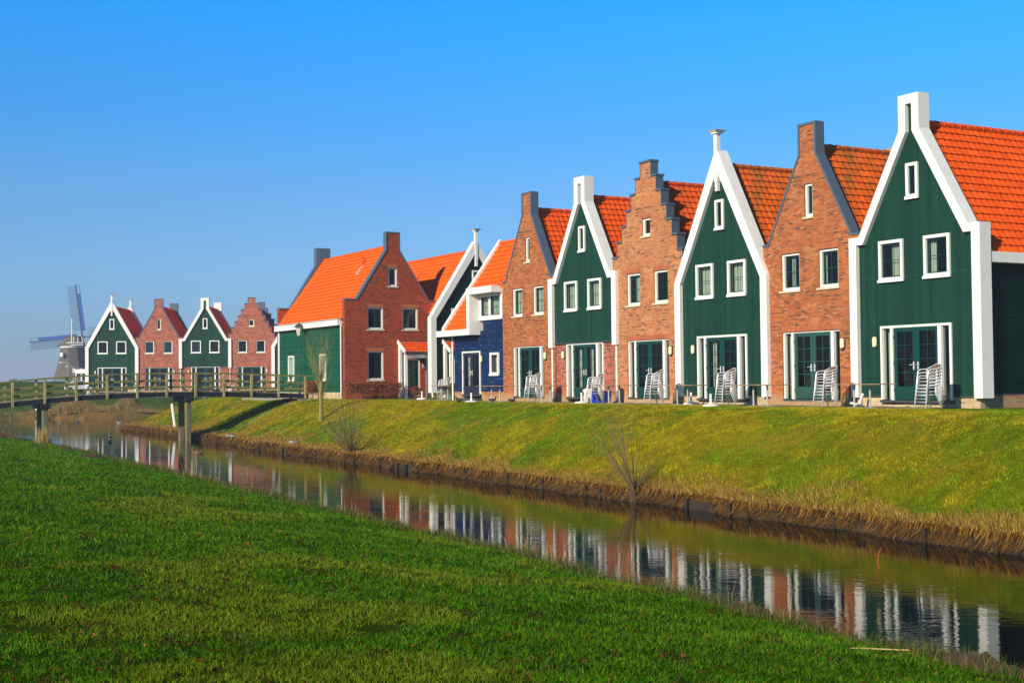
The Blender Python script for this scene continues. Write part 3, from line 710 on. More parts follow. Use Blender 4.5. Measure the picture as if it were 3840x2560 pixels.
# green house behind it, same direction
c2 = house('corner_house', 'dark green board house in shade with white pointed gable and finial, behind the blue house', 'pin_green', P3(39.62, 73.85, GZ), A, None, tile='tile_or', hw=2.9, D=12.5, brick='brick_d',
           hs=dict(hwo=3.15, kink=4.86, apex=9.60, ggw=(-.25, .27, 6.72, 7.80), w0=4.1, w1=5.44, wins=((-1.70, -.62), (.62, 1.7)), eave=(2.55, 5.17), ridge=8.98), side='both', board_mat='green_shaded', front_door=False, curt=(None, None), roofkw=dict(A_=.012), lower=[(-1.55, -.55, .2, 2.4)])
window(c2, -1.55, -.55, .2, 2.4, 0, .1, False, True)
porch(c2, -2.28, -.2)
MB().box(-3.1, -2.9, 1.5, 12.1, 0, 4.5).build('side_wall', M['green_h_shaded'], c2); MB().box(2.9, 3.1, .34, 12.1, 0, 4.5).build('side_wall', M['green_h_shaded'], c2)
v = MB().box(-.95, -.7, 6.2, 6.5, 8.98-1.49*.82-.05, 8.98-1.49*.82+.12); v.build('roof_vent', M['tile'], c2)

# ------------------------------------------------------------------ low blue house: ridge along the canal, roof slope towards it
bl = empty('blue_house', P3(32.4, 60.2, GZ), ROT, 'low blue clapboard house with bright orange roof and white boxed dormer', 'house')
xl, xr, xd = -3.15, 2.55, -.05      # left end, right end, left edge of the dormer
zl, zd, zrid, yrid = 3.58, 5.62, 8.25, 3.0
def wall_poly(): return [(-2.6, .48), (xr, .48), (xr, 4.1), (xd+.6, 4.1), (xd+.6, 3.5), (-2.6, 3.5)]
bh = [rect(-1.60, .24, .48, 2.50), rect(1.32, 2.2, 1.30, 2.38)]
bh = [rect(-1.60, .24, .481, 2.50), rect(1.30, 2.2, 1.28, 2.38)]
MB().prism([(-2.6, .48), (-1.6, .48), (-1.6, 2.5), (.24, 2.5), (.24, .48), (xr, .48), (xr, 4.1), (xd+.62, 4.1), (xd+.62, 3.5), (-2.6, 3.5)], 0, .2, [rect(1.30, 2.2, 1.28, 2.38)]).build('wall', M['blue'], bl)
MB().prism([(-2.6, 0), (xr, 0), (xr, .479), (.24, .479), (.24, .1), (-1.6, .1), (-1.6, .479), (-2.6, .479)], .03, .25).build('plinth', M['brick'], bl)
MB().box(-1.7, .34, -.35, .1, 0, .14).build('doorstep', M['grey'], bl)
MB().box(-2.6, -2.42, .2, 6.2, 0, 3.5).build('side_wall', M['blue'], bl)
MB().box(-2.4, xr, 6.1, 6.3, 0, 3.5).build('back_wall', M['blue'], bl)
# gable infill at the left end
MB().add([(-2.62, .02, 3.5), (-2.62, 5.98, 3.5), (-2.62, yrid, 8.0), (-2.45, .02, 3.5), (-2.45, 5.98, 3.5), (-2.45, yrid, 8.0)], [(0,1,2),(3,5,4),(0,2,5,3),(1,4,5,2),(0,3,4,1)]).build('gable_wall', M['blue'], bl)
def bz(y): return zl+.05+(zrid-zl-.05)*(y+.35)/(yrid+.35)
def strip_roof(x0, x1, y0, y1, name='roof'):
    L = y1-y0; V, F, U = roof_mesh([(0, bz(y1), L, bz(y0))], x0, x1, A_=.012)
    V2 = np.stack([V[:, 1], y1-V[:, 0], V[:, 2]], -1)
    return np_mesh(name, V2, 4, F[:, ::-1].ravel(), M['tile_or'], bl, uv=U)
ydor = -.35 + (5.62-zl-.05)/(zrid-zl-.05)*(yrid+.35)
strip_roof(-2.95, xd+.02, -.40, yrid); strip_roof(xd+.02, xr, ydor-.35, yrid)
V, F, U = roof_mesh([(0, zrid, 3.4, zl)], -2.95, xr, A_=.012); np_mesh('back_roof', np.stack([V[:, 1], yrid+V[:, 0], V[:, 2]], -1), 4, F.ravel(), M['tile_or'], bl, uv=U)
rc = MB(); n_ = 15
for i in range(n_): 
    a = -2.9+i*(xr+2.9)/n_; rc.tube([(a, yrid, zrid+.05), (a+.05, yrid, zrid+.06), (a+(xr+2.9)/n_+.02, yrid, zrid+.03)], [.11, .105, .095], 8)
rc.build('ridge_cap', M['tile_or'], bl)
def slopebox(mb, x0, x1, ya, yb, dz0, dz1):
    za, zb = bz(ya), bz(yb); mb.add([(x0,ya,za+dz0),(x1,ya,za+dz0),(x1,yb,zb+dz0),(x0,yb,zb+dz0),(x0,ya,za+dz1),(x1,ya,za+dz1),(x1,yb,zb+dz1),(x0,yb,zb+dz1)],
        [(0,3,2,1),(4,5,6,7),(0,1,5,4),(1,2,6,5),(2,3,7,6),(3,0,4,7)])
vb = MB(); slopebox(vb, -3.18, -2.93, -.42, yrid+.02, -.22, .24)
za, zb = zrid, zl; vb.add([(-3.18,yrid,za-.22),(-2.93,yrid,za-.22),(-2.93,yrid+3.5,zb-.25),(-3.18,yrid+3.5,zb-.25),(-3.18,yrid,za+.24),(-2.93,yrid,za+.24),(-2.93,yrid+3.5,zb+.2),(-3.18,yrid+3.5,zb+.2)],
        [(0,3,2,1),(4,5,6,7),(0,1,5,4),(1,2,6,5),(2,3,7,6),(3,0,4,7)])
vb.build('verge_board', M['white'], bl)
MB().box(-3.45, xd-.004, -.62, -.18, 3.30, 3.60).build('gutter_fascia', M['white'], bl)
# boxed dormer: white cheek, fascia and two-light window
MB().box(xd, xd+.30, -.62, ydor, 3.30, 5.30).build('dormer_cheek', M['white'], bl)
MB().box(xd-.02, xr, -.62, -.12, 5.30, 5.62).box(xd+.3, xr, -.12, ydor+.1, 5.30, 5.50).build('dormer_fascia', M['white'], bl)
f = MB().prism(rect(xd+.33, xr-.003, 4.06, 5.28), -.04, .10, [rect(xd+.46, xd+1.27, 4.22, 5.16), rect(xd+1.43, xr-.2, 4.22, 5.16)]); f.box(xd+.32, xr-.002, -.10, .1, 4.0, 4.058)
dw = f.build('window', M['white'], bl)
s_ = MB()
for a, b_ in ((xd+.46, xd+1.27), (xd+1.43, xr-.2)):
    s_.prism(rect(a, b_, 4.22, 5.16), .0, .05, [rect(a+.05, b_-.05, 4.27, 5.11)]); s_.box((a+b_)/2-.008, (a+b_)/2+.008, .012, .03, 4.26, 5.12); s_.box(a+.04, b_-.04, .014, .032, 4.66, 4.68)
s_.build('sash', M['dblue'], dw)
for a, b_ in ((xd+.46, xd+1.27), (xd+1.43, xr-.2)):
    MB().add([(a,.035,4.22),(b_,.035,4.22),(b_,.035,5.16),(a,.035,5.16)], [(0,1,2,3)]).build('pane', M['glass'], dw); curtain(dw, a, b_, 4.22, 5.16, .16)
window(bl, 1.30, 2.2, 1.28, 2.38, 0, .11, True, True, [(.05, .95)], True, 'dblue')
french_door(bl, .34, 2.50, 0, True, -1.66, .28, 'dblue', False, True, False)
lamp(bl, .42, 2.08, 0)
MB().tube([(-2.68, -.06, 3.3), (-2.68, -.06, .02)], .05, 8).build('drainpipe', M['white'], bl)
b = MB(); b.add([(-2.4,.25,.1),(xr,.25,.1),(xr,4,.1),(-2.4,4,.1),(-2.4,.25,3.4),(xr,.25,3.4),(xr,4,3.4),(-2.4,4,3.4)], [(0,1,2,3),(1,5,6,2),(2,6,7,3),(3,7,4,0),(4,7,6,5)]); b.build('interior', M['interior'], bl)
b = MB(); b.add([(xd+.3,.25,3.9),(xr,.25,3.9),(xr,3,3.9),(xd+.3,3,3.9),(xd+.3,.25,5.29),(xr,.25,5.29),(xr,3,5.29),(xd+.3,3,5.29)], [(0,1,2,3),(1,5,6,2),(2,6,7,3),(3,7,4,0)]); b.build('attic_room', M['interior'], bl)

# ------------------------------------------------------------------ paving along the row
pv = MB()
def wsbox(mb, w0, w1, s0, s1, z0, z1):
    vs = [P3(w, s, z) for z in (z0, z1) for (w, s) in ((w0, s0), (w0, s1), (w1, s1), (w1, s0))]
    mb.add(vs, [(0,1,2,3),(7,6,5,4),(0,4,5,1),(1,5,6,2),(2,6,7,3),(3,7,4,0)])
for s in (31.4, 36.3, 41.0, 45.9, 50.6, 55.3, 60.2, 66): wsbox(pv, 29.75, 32.55, s-1.9, s+1.75, -1.2, -.955)
wsbox(pv, 30.1, 31.35, 76.5, 90, -1.2, -.952)
tag(pv.build('path', M['paving']), 'grey paving slabs along the foot of the house row', 'path', kind='structure')

# ------------------------------------------------------------------ footbridge
NS, FS = 78.35, 80.65
cz = np.polyfit([5, 8.5, 12.56, 14.9, 18.3, 21.7, 25.06, 30.16], [-2.35, -1.72, -1.20, -.965, -.75, -.69, -.73, -.90], 4)
def zb(w): return float(np.polyval(cz, w))
br_ = empty('footbridge', P3(22, 79.5, -3.2), 0, 'arched wooden footbridge with mossy three-bar railings over the canal', 'bridge')
org = br_.location.copy()
def loc(w, s, z): return P3(w, s, z) - org
wsq = np.linspace(4.6, 30.35, 40)
def arc(mb, s0, s1, o0, o1, w0=4.6, w1=30.35):
    ws_ = [w for w in np.linspace(w0, w1, 46)]
    vs = []
    for w in ws_:
        for (s, o) in ((s0, o0), (s1, o0), (s1, o1), (s0, o1)): vs.append(loc(w, s, zb(w)+o))
    n = len(ws_); F = [(4*i+k, 4*i+(k+1) % 4, 4*i+4+(k+1) % 4, 4*i+4+k) for i in range(n-1) for k in range(4)]
    F += [(3, 2, 1, 0), (4*n-4, 4*n-3, 4*n-2, 4*n-1)]; mb.add(vs, F)
d_ = MB(); arc(d_, NS+.02, FS-.02, .235, .285); d_.build('deck', M['wood'], br_)
for s in (NS, FS): 
    b = MB(); arc(b, s-.06, s+.06, 0, .262); b.build('beam', M['beam'], br_)
b = MB(); arc(b, NS+.9, NS+1.0, .0, .22); b.build('beam', M['beam'], br_)
for s, sg in ((NS, -1), (FS, 1)):
    for o0, o1, th in ((1.325, 1.395, .07), (.87, .99, .03), (.50, .62, .03)):
        b = MB(); c_ = s+sg*.02 if th > .05 else s+.09*sg*-1*0 + sg*(-.0)
        arc(b, c_-th, c_+th, o0, o1, 4.6, 30.62 if th > .05 else 30.3); b.build('rail', M['rail'], br_)
    w = 30.16
    while w > 4.7:
        p = MB(); z_ = zb(w); off = s+sg*.11
        vs = [loc(w+a, off+b_, z) for z in (z_-.03, z_+1.325) for a, b_ in ((-.07, -.05), (.07, -.05), (.07, .05), (-.07, .05))]
        p.add(vs, [(3,2,1,0),(4,5,6,7),(0,1,5,4),(1,2,6,5),(2,3,7,6),(3,0,4,7)])
        for zz in (z_+.04, z_+.2):
            q = loc(w, off+sg*.05, zz); p.tube([q, q+Vector(DV)*sg*.03], .022, 6)
        p.build('post', M['wood'], br_, bevel=.012); w -= 1.695
for wp in (14.95, 23.0):
    for s in (NS+.15, FS-.75):
        z_ = zb(wp); p = MB(); vs = [loc(wp+a, s+b_, z) for z in (-4.4, z_-.28) for a, b_ in ((-.15, -.15), (.15, -.15), (.15, .15), (-.15, .15))]
        p.add(vs, [(3,2,1,0),(4,5,6,7),(0,1,5,4),(1,2,6,5),(2,3,7,6),(3,0,4,7)]); p.build('pillar', M['pillar'], br_, bevel=.03)
    z_ = zb(wp); p = MB(); vs = [loc(wp+a, s_2, z) for z in (z_-.30, z_-.015) for a, s_2 in ((-.26, NS-.1), (.26, NS-.1), (.26, FS+.1), (-.26, FS+.1))]
    p.add(vs, [(3,2,1,0),(4,5,6,7),(0,1,5,4),(1,2,6,5),(2,3,7,6),(3,0,4,7)]); p.build('crosshead', M['beam'], br_, bevel=.02)
ab = MB(); vs = [loc(w, s, z) for z in (-2.6, -.93) for w, s in ((29.7, NS-.5), (31.0, NS-.5), (31.0, FS+.3), (29.7, FS+.3))]
ab.add(vs, [(3,2,1,0),(4,5,6,7),(0,1,5,4),(1,2,6,5),(2,3,7,6),(3,0,4,7)]); ab.build('abutment', M['pillar'], br_, bevel=.03)
# pebble drain strip down the bank beside it
pd = MB(); prev = None
for k in range(24):
    w = 29.9 - k*.26; q = [P3(w, NS-.55, gz(w, NS-.55)+.02), P3(w, NS-.9, gz(w, NS-.9)+.02)]
    if prev: pd.add([prev[0], prev[1], q[1], q[0]], [(0, 1, 2, 3)])
    prev = q
tag(pd.build('gravel_strip', M['paving']), 'narrow pale gravel strip running down the bank from the bridge', 'path', kind='structure')

# ------------------------------------------------------------------ timber revetment of the far bank: planks and piles
rv = MB(); s = 5.0; last = None
def bankw(s): return float(np.interp(s, BKs, BKw)) + .12*math.sin(s*.9) + .1*math.sin(s*2.3+1)
while s < 101:
    q = (bankw(s)-.05, s)
    if last:
        vs = [P3(last[0], last[1], -3.7), P3(q[0], q[1], -3.7), P3(q[0], q[1], -3.12), P3(last[0], last[1], -3.12)]
        vs += [v + NV*.05 for v in vs]; rv.add(vs, [(0,1,2,3)[::-1], (4,5,6,7), (3,2,6,7)[::-1], (0,1,5,4)])
    last = q; s += .5
rev = empty('revetment', P3(20, 40, -3.2), 0, 'old timber planking and piles holding the far bank at the waterline', 'revetment'); rev['kind'] = 'structure'
rb = rv.build('planking', M['piling'], None); rb.parent = rev; rb.location = -rev.location
pl = MB(); s = 9.0
while s < 100:
    w = bankw(s)-.11; a = P3(w, s, -3.7); tz_ = -3.10+random.uniform(-.08, .09); pl.tube([a, P3(w+random.uniform(-.02, .02), s, tz_)], [.06, .055], 7)
    s += random.choice((.62, .75, .9, 1.3))
pb = pl.build('piles', M['piling'], None, uv=False); pb.parent = rev; pb.location = -rev.location; pb['kind'] = 'stuff'

# ------------------------------------------------------------------ stacked chairs and tables
def make_chair():
    t = empty('stacking_chair', (0, 0, 0))
    fr = MB()
    for sx_ in (-1, 1):
        x = sx_*.26; xf = sx_*.29
        fr.tube([(xf, -.27, 0), (x, -.20, .60), (x, -.17, .655), (x, -.10, .68), (x, .10, .69), (x*.98, .22, .74), (x*.8, .30, .80)], .019, 7)
        fr.tube([(xf*.98, .30, 0), (x*.92, .12, .45), (x*.9, .10, .69)], .017, 7)
        fr.tube([(x*.92, -.20, .42), (x*.92, .20, .42)], .012, 6)
    fr.tube([(-.208, .30, .80), (-.12, .335, .83), (0, .345, .84), (.12, .335, .83), (.208, .30, .80)], .017, 7)
    fr.tube([(-.26, -.215, .42), (.26, -.215, .42)], .011, 6); fr.tube([(-.27, -.24, .2), (.27, -.24, .2)], .009, 6)
    fr.build('frame', M['alu'], t, uv=False, smooth=True)
    s = MB()
    for k in range(7): s.box(-.235, .235, -.21+k*.062, -.21+k*.062+.048, .425, .437)
    s.build('seat', M['weave'], t)
    b = MB(); n = 8
    for (za, zb_) in ((.53, .83),):
        vs = []
        for i in range(n+1):
            x = -.2+.4*i/n; y = .335-.09*(abs(x)/.2)**2
            vs += [(x, y-.06, za), (x, y, zb_-.03*(abs(x)/.2)**2), (x, y-.045, za), (x, y+.015, zb_-.03*(abs(x)/.2)**2)]
        b.add(vs, [(4*i, 4*i+4, 4*i+5, 4*i+1) for i in range(n)]+[(4*i+2, 4*i+3, 4*i+7, 4*i+6) for i in range(n)]+[(4*i+1, 4*i+5, 4*i+7, 4*i+3) for i in range(n)])
    b.build('backrest', M['weave'], t)
    return t
ORD = ['lowest', 'second', 'third', 'fourth', 'fifth', 'sixth', 'topmost']
chair0 = make_chair(); used = [False]
def stack(w, s, n, where, rz, base=None, g='stacked aluminium armchairs in front of the houses'):
    p = P3(w, s, 0); z = gz(w, s) if base is None else base
    for k in range(n):
        if not used[0]: c_ = chair0; used[0] = True
        else: c_ = copy_tree(chair0)
        c_.location = (p.x+math.cos(rz-math.pi/2)*-.012*k+random.uniform(-.004, .004), p.y+math.sin(rz-math.pi/2)*-.012*k, z+.098*k); c_.rotation_euler = (0, 0, rz+random.uniform(-.02, .02))
        o_ = 'topmost' if k == n-1 else ORD[k]
        tag(c_, f'{o_} stacked aluminium chair' + ('' if k in (0, n-1) else ' from below') + f' {where}', 'chair', g)
ZP = -.955
RZ = math.atan2(-.303, -.954) + math.pi/2
for w, s, n, where in ((30.7, 28.98, 6, 'before the doors of the largest green house'), (30.7, 33.37, 6, 'before the brick neck-gabled house with mossy roof'),
                       (30.7, 38.5, 6, 'before the green house with the tall finial'), (30.7, 42.88, 6, 'before the brick house with stepped gable'),
                       (30.7, 47.03, 5, 'by the blue tub'), (30.7, 52.08, 6, 'before the brick house next to the blue one'), (33.3, 65.9, 5, 'left of the blue house')):
    stack(w, s, n, where, RZ, ZP)
for k, where in ((0, 'at the far green house by the windmill'), (1, 'at the far brick neck-gabled house'), (2, 'at the far green neck-gabled house'), (3, 'at the far stepped-gable house')):
    x, y, z = LP(k); w_, s_ = (x-1.7)*NV.x+(y-1.9)*NV.y, (x-1.7)*DV.x+(y-1.9)*DV.y
    stack(w_, s_, 5, where, R(60), gz(w_, s_), 'stacked chairs in front of the distant houses')

def make_table():
    t = empty('terrace_table', (0, 0, 0))
    MB().box(-1.1, 1.1, -.36, .36, .725, .755).build('tabletop', M['tablewood'], t, bevel=.006)
    for x in (-.34, .34):
        g_ = MB().lathe([(.28, 0), (.28, .012), (.16, .03), (.045, .05), (.03, .06), (.03, .7), (.06, .724)], (x, 0, 0), 18); g_.build('pedestal', M['alu_dull'], t, smooth=False)
    return t
tb0 = make_table(); first = True
for s, L, where in ((31.99, 1.0, 'left of the chairs at the largest green house'), (36.92, 1.05, 'before the brick house with the mossy roof'), (41.4, .93, 'before the left corner of the green finial house'),
                    (46.0, 1.12, 'across the drainpipe beside the stepped-gable house'), (51.35, 1.09, 'beside the drainpipe of the green and brick house'), (55.9, 1.15, 'in front of the blue house wall'), (65.1, 1.0, 'left of the blue house by the beech hedge')):
    t_ = tb0 if first else copy_tree(tb0); first = False
    k_ = 30.3/31 if s < 60 else 1; t_.location = P3(30.3 if s < 60 else 33.0, s*k_, ZP); t_.rotation_euler = (0, 0, ROT); t_.scale = (L, 1, 1)
    tag(t_, f'narrow wooden terrace table {where}', 'table', 'terrace tables in front of the houses')
for k, where in ((0, 'windmill-side green house'), (1, 'brick neck-gabled house'), (2, 'green neck-gabled house'), (3, 'stepped-gable house')):
    t_ = copy_tree(tb0); x, y, z = LP(k); t_.location = (x+.7, y-2.2, onground(x+.7, y-2.2)); t_.rotation_euler = (0, 0, rl); t_.scale = (.8, 1, 1)
    tag(t_, f'small far-off terrace table in front of the distant {where}', 'table', 'terrace tables of the distant row')
def make_base():
    b = MB().lathe([(.30, 0), (.30, .045), (.27, .075), (.06, .10), (.045, .12), (.04, .42), (.05, .425), (.05, .45), (.02, .455)], n=20)
    return b.build('parasol_base', M['white'], None)
ub = make_base(); first = True
for w, s, where, tilt in ((31.9, 33.1, 'lying tilted behind the table at the green house corner', .5), (31.6, 41.66, 'behind the table at the green finial house', 0), (29.6, 37.9, 'on the grass edge before the green finial house', 0),
                    (30.4, 47.5, 'beside the blue tub', 0), (29.6, 55.7, 'on the grass before the blue house door', 0), (33.0, 67.9, 'between the porch posts and the hedge', 0)):
    o = ub if first else ub.copy()
    if not first: COL.objects.link(o)
    first = False; o.location = P3(w, s, max(gz(w, s), ZP if w > 29.8 else -9)); o.rotation_euler = (0, tilt*.7, 0)
    tag(o, f'white parasol foot {where}', 'parasol base', 'white parasol bases')
bn = MB(); 
bn.add([(x*k_, y*k_, z) for (k_, z) in ((.86, 0), (1, .5)) for x, y in ((-.36, -.26), (.36, -.26), (.36, .26), (-.36, .26))], [(3,2,1,0),(0,1,5,4),(1,2,6,5),(2,3,7,6),(3,0,4,7)])
bn.add([(x*k_, y*k_, z) for (k_, z) in ((.92, .02), (.8, .03)) for x, y in ((-.36, -.26), (.36, -.26), (.36, .26), (-.36, .26))], [(7,6,5,4)])
bn.box(-.38, .38, -.28, -.25, .47, .51).box(-.38, .38, .25, .28, .47, .51).box(-.38, -.35, -.25, .25, .47, .51).box(.35, .38, -.25, .25, .47, .51)
for k in range(7): bn.box(-.31+k*.1, -.30+k*.1, -.262, -.25, .05, .46)
M['bluebin'] = MT('blue_plastic', (.012, .06, .55), .35).m
o = bn.build('plastic_crate', M['bluebin']); o.location = P3(31.3, 47.4, ZP); o.rotation_euler = (0, 0, ROT+.2); tag(o, 'bright blue ribbed plastic tub behind the chairs of the green and brick house', 'tub')
cb = MB(); cb.add([(math.cos(q)*r_*(1+.06*math.sin(3*q)), math.sin(q)*r_*.8, z) for z, r_ in ((0, .2), (.2, .26), (.42, .22), (.55, .28), (.62, .16)) for q in np.linspace(0, 2*math.pi, 11)[:-1]],
                  [(i*10+k, i*10+(k+1) % 10, i*10+10+(k+1) % 10, i*10+10+k) for i in range(4) for k in range(10)]+[tuple(range(40, 50))])
M['canvas'] = MT('white_canvas', (.66, .6, .5), .9).m
o = cb.build('cushion_bag', M['canvas'], smooth=True); o.location = P3(31.0, 47.85, ZP); tag(o, 'crumpled off-white sack standing beside the blue tub', 'sack')

# ------------------------------------------------------------------ street lamp by the bridge end
L0 = P3(31.0, 81.45, -.97); sl_ = empty('street_lamp', L0, 0, 'dark green street lamp with conical lantern by the end of the footbridge', 'street lamp')
MB().tube([(0, 0, 0), (0, 0, .9), (0, 0, .95), (0, 0, 4.0)], [.10, .09, .045, .035], 10).build('pole', M['grey'], sl_)
MB().lathe([(.10, 3.98), (.12, 4.02), (.23, 4.52), (.02, 4.53)], n=6).build('lantern', MT('frosted_glass', (.62, .58, .45), .4).m, sl_)
MB().lathe([(.34, 4.52), (.33, 4.56), (.20, 4.66), (.05, 4.76), (.03, 4.82)], n=6).build('lamp_cap', M['grey'], sl_)

# ------------------------------------------------------------------ windmill
wm = empty('windmill', (-109.3, 338, .45), 0, 'grey thatched windmill with blue lattice sails standing beyond the distant houses', 'windmill')
M['thatch'] = (lambda m: (m.base(m.ramp(m.noise(1.1, 5, .7, None, (1, 1, .25)).outputs[0], [(.3, (.08, .065, .055)), (.7, (.16, .13, .10))])), m.m)[1])(MT('thatch', rough=1))
M['millblue'] = MT('sail_blue', (.010, .075, .32), .7).m; M['milllat'] = MT('sail_lattice', (.02, .05, .13), .7).m; M['millgreen'] = MT('mill_base_green', (.05, .16, .17), .6).m
MB().lathe([(4.6, 1.0), (4.4, 1.6), (3.7, 4), (3.15, 6.4), (2.75, 9.0), (2.6, 9.1)], n=8).build('tower', M['thatch'], wm)
MB().lathe([(4.9, -.4), (4.7, 1.05), (4.4, 1.1)], n=8).build('base_wall', M['millgreen'], wm)
MB().lathe([(2.85, 8.95), (2.95, 9.3), (2.8, 9.35)], n=16).build('ring', M['white'], wm)
cp = MB(); prof = [(-3.4, 9.3, .9), (-3.0, 9.9, 1.6), (-1.8, 11.2, 2.2), (0, 12.3, 2.4), (1.2, 12.1, 2.2), (2.6, 11.0, 1.6), (3.0, 10.2, 1.1)]
vs = []
for x, zt, hy in prof:
    for k in range(9):
        q = math.pi*k/8; vs.append((x, -math.cos(q)*hy, 9.3+(zt-9.3)*math.sin(q)**.8))
cp.add(vs, [(i*9+k, i*9+k+1, i*9+9+k+1, i*9+9+k)[::-1] for i in range(6) for k in range(8)]); cp.build('cap', M['thatch'], wm, smooth=True)
g_ = MB()
for a, b_ in (((1.2, -4.6, 9.6), (4.4, -4.6, 9.6)), ((.2, -4.6, 10.1), (4.2, -4.6, 10.1)), ((.9, -2.2, 10.6), (.4, -4.6, 10)), ((3.2, -2.2, 11.6), (4.2, -4.6, 10)), ((2.0, -4.6, 10.0), (2.0, -4.6, 11.5)), ((3.0, -4.6, 10.0), (3.0, -4.6, 11.4)), ((1.4, -4.4, 10), (1.4, -4.2, 16))):
    g_.bar(a, b_, .16, .16)
g_.build('tail_frame', M['white'], wm)
for x, z in ((-1.3, 7.2), (2.0, 3.3)): MB().box(x-.35, x+.35, -3.9 if z > 5 else -4.5, -2.2, z-.5, z+.5).build('window', M['white'], wm)
hub = Vector((1.75, 2.9, 11.7)); MB().tube([(1.0, 0, 11.4), tuple(hub+Vector((0, .8, 0)))], .35, 8).build('shaft', M['milllat'], wm)
for k, an in enumerate((97.5, 185.0, 277.5, 5.0)):
    a = R(an); u = Vector((math.cos(a), 0, math.sin(a))); v = Vector((-math.sin(a), 0, math.cos(a)))
    sp_ = MB().bar(hub, hub+u*13.2, .32, .32)
    # v points counter-clockwise: lattice trails on that side, wind board on the other
    for i in range(27):
        r_ = 1.9+i*.425; sp_.bar(hub+u*r_, hub+u*r_+v*2.05, .07, .07)
    for j in range(1, 5): sp_.bar(hub+u*1.9+v*(.51*j), hub+u*12.95+v*(.51*j), .07, .07)
    s_o = sp_.build('sail', M['milllat'], wm)
    q0_, q1_ = hub+u*1.6, hub+u*(11.0); bd = MB(); t_ = Vector((0, .08, 0))
    vs = [q0_-v*.1, q1_-v*.1, q1_-v*.95, q0_-v*.95]; vs = [p_-t_ for p_ in vs]+[p_+t_ for p_ in vs]
    bd.add(vs, [(0,1,2,3),(7,6,5,4),(0,4,5,1),(1,5,6,2),(2,6,7,3),(3,7,4,0)]); bd.bar(q1_-v*.9, hub+u*13.1-v*.9, .1, .1); bd.bar(hub+u*13.1-v*.9, hub+u*13.1, .1, .1)
    bd.build('wind_board', M['millblue'], s_o)

# far street lights, shed roof, parked car, tree on the horizon
for i, (px, y, top, arm, lab) in enumerate(((254, 232, 3.9, -1.2, 'tall pale street light, left of the pair in front of the windmill'), (275, 236, 3.3, -1.1, 'pale street light, right of the pair in front of the windmill'), (324, 240, 2.9, -1.0, 'pale street light half hidden behind the leftmost far house'))):
    x = (px-1920)/5108*y; z0 = onground(x, y)
    t_ = empty('street_light', (x, y, z0), 0, lab, 'street light', 'street lights near the windmill')
    h_ = top-z0; MB().tube([(0, 0, 0), (0, 0, h_)], [.09, .06], 6).build('pole', M['alu_dull'], t_)
    MB().tube([(0, 0, h_), (arm*.8, 0, h_+.1)], .05, 6).build('arm', M['alu_dull'], t_); MB().box(arm-.25, arm*.8+.02, -.12, .12, h_+.04, h_+.16).build('lamp_head', M['alu'], t_)
x, y = (318-1920)/5108*180, 180; z0 = onground(x, y); sh = empty('carport', (x, y, z0), 0, 'white flat-roofed shelter beside the leftmost far house', 'shelter')
MB().box(-1.0, 1.6, -1, 1.5, 1.0+1.2, 1.55+1.2).build('roof', M['white'], sh); pp = MB()
for a, b_ in ((-.9, -.9), (1.5, -.9), (1.5, 1.4), (-.9, 1.4)): pp.box(a-.08, a+.08, b_-.08, b_+.08, -.2, 2.2)
pp.build('posts', M['white'], sh)
x = (306-1920)/5108*172; car = empty('parked_car', (x, 172, onground(x, 172)), R(6), 'silver car parked beside the leftmost far house, seen through the bridge railing', 'car')
bdy = MB().prism([(-2.0, .3), (2.0, .3), (2.05, .75), (1.2, .88), (.75, 1.38), (-.9, 1.42), (-1.7, .95), (-2.05, .8)], -.8, .8); bdy.build('body', paint('silver_paint', (.45, .47, .5), .3), car, bevel=.08)
MB().prism([(-.75, .92), (1.05, .92), (.68, 1.3), (-.82, 1.34)], -.805, .805).build('windows', M['black'], car)
for a in (-1.25, 1.25):
    for b_ in (-.82, .62): MB().tube([(a, b_, .32), (a, b_+.2, .32)], .32, 14).build('wheel', M['black'], car)

def leafcloud(n, cx, cy, cz_, rx, ry, rz, size, mat, name, parent, cols=None, seed=0):
    g = np.random.default_rng(seed); d = g.normal(size=(n, 3)); d /= np.linalg.norm(d, axis=1)[:, None]; r_ = g.uniform(.25, 1, n)**.5
    lump = 1+.28*np.sin(d[:, 0]*5+seed)*np.cos(d[:, 2]*4)
    c = d*(r_*lump)[:, None]*np.array([rx, ry, rz])+np.array([cx, cy, cz_])
    a = g.normal(size=(n, 3)); a /= np.linalg.norm(a, axis=1)[:, None]; b_ = np.cross(a, g.normal(size=(n, 3))); b_ /= np.linalg.norm(b_, axis=1)[:, None]
    sz = (size*g.uniform(.6, 1.3, n))[:, None]
    V = np.stack([c-a*sz, c+b_*sz*.6, c+a*sz, c-b_*sz*.6], 1).reshape(-1, 3)
    col = None
    if cols is not None: 
        i_ = g.integers(0, len(cols), n); col = np.repeat(np.array(cols)[i_]*g.uniform(.7, 1.25, (n, 1)), 4, 0)
    return np_mesh(name, V, 4, np.arange(4*n), mat, parent, col=col)
def attr_mat(name, trans=.25, rough=.7, spec=.3):
    m = MT(name, rough=rough, spec=spec); a = m.n('Attribute', attribute_name='Col'); m.l(a.outputs['Color'], m.b.inputs['Base Color'])
    t = m.n('BsdfTranslucent'); m.l(a.outputs['Color'], t.inputs[0]); mx = m.n('MixShader'); mx.inputs[0].default_value = trans
    m.l(m.b.outputs[0], mx.inputs[1]); m.l(t.outputs[0], mx.inputs[2]); m.l(mx.outputs[0], m.out.inputs[0]); return m.m
M['leafcol'] = attr_mat('leaves', .25, .8, .05); M['bladecol'] = attr_mat('grass_blades', .25, .8, .03)
M['bark'] = MT('bark', (.10, .085, .05), .9).m; M['twig_y'] = MT('yellow_twigs', (.26, .24, .06), .8).m; M['twig_b'] = MT('willow_twigs', (.15, .10, .045), .8).m
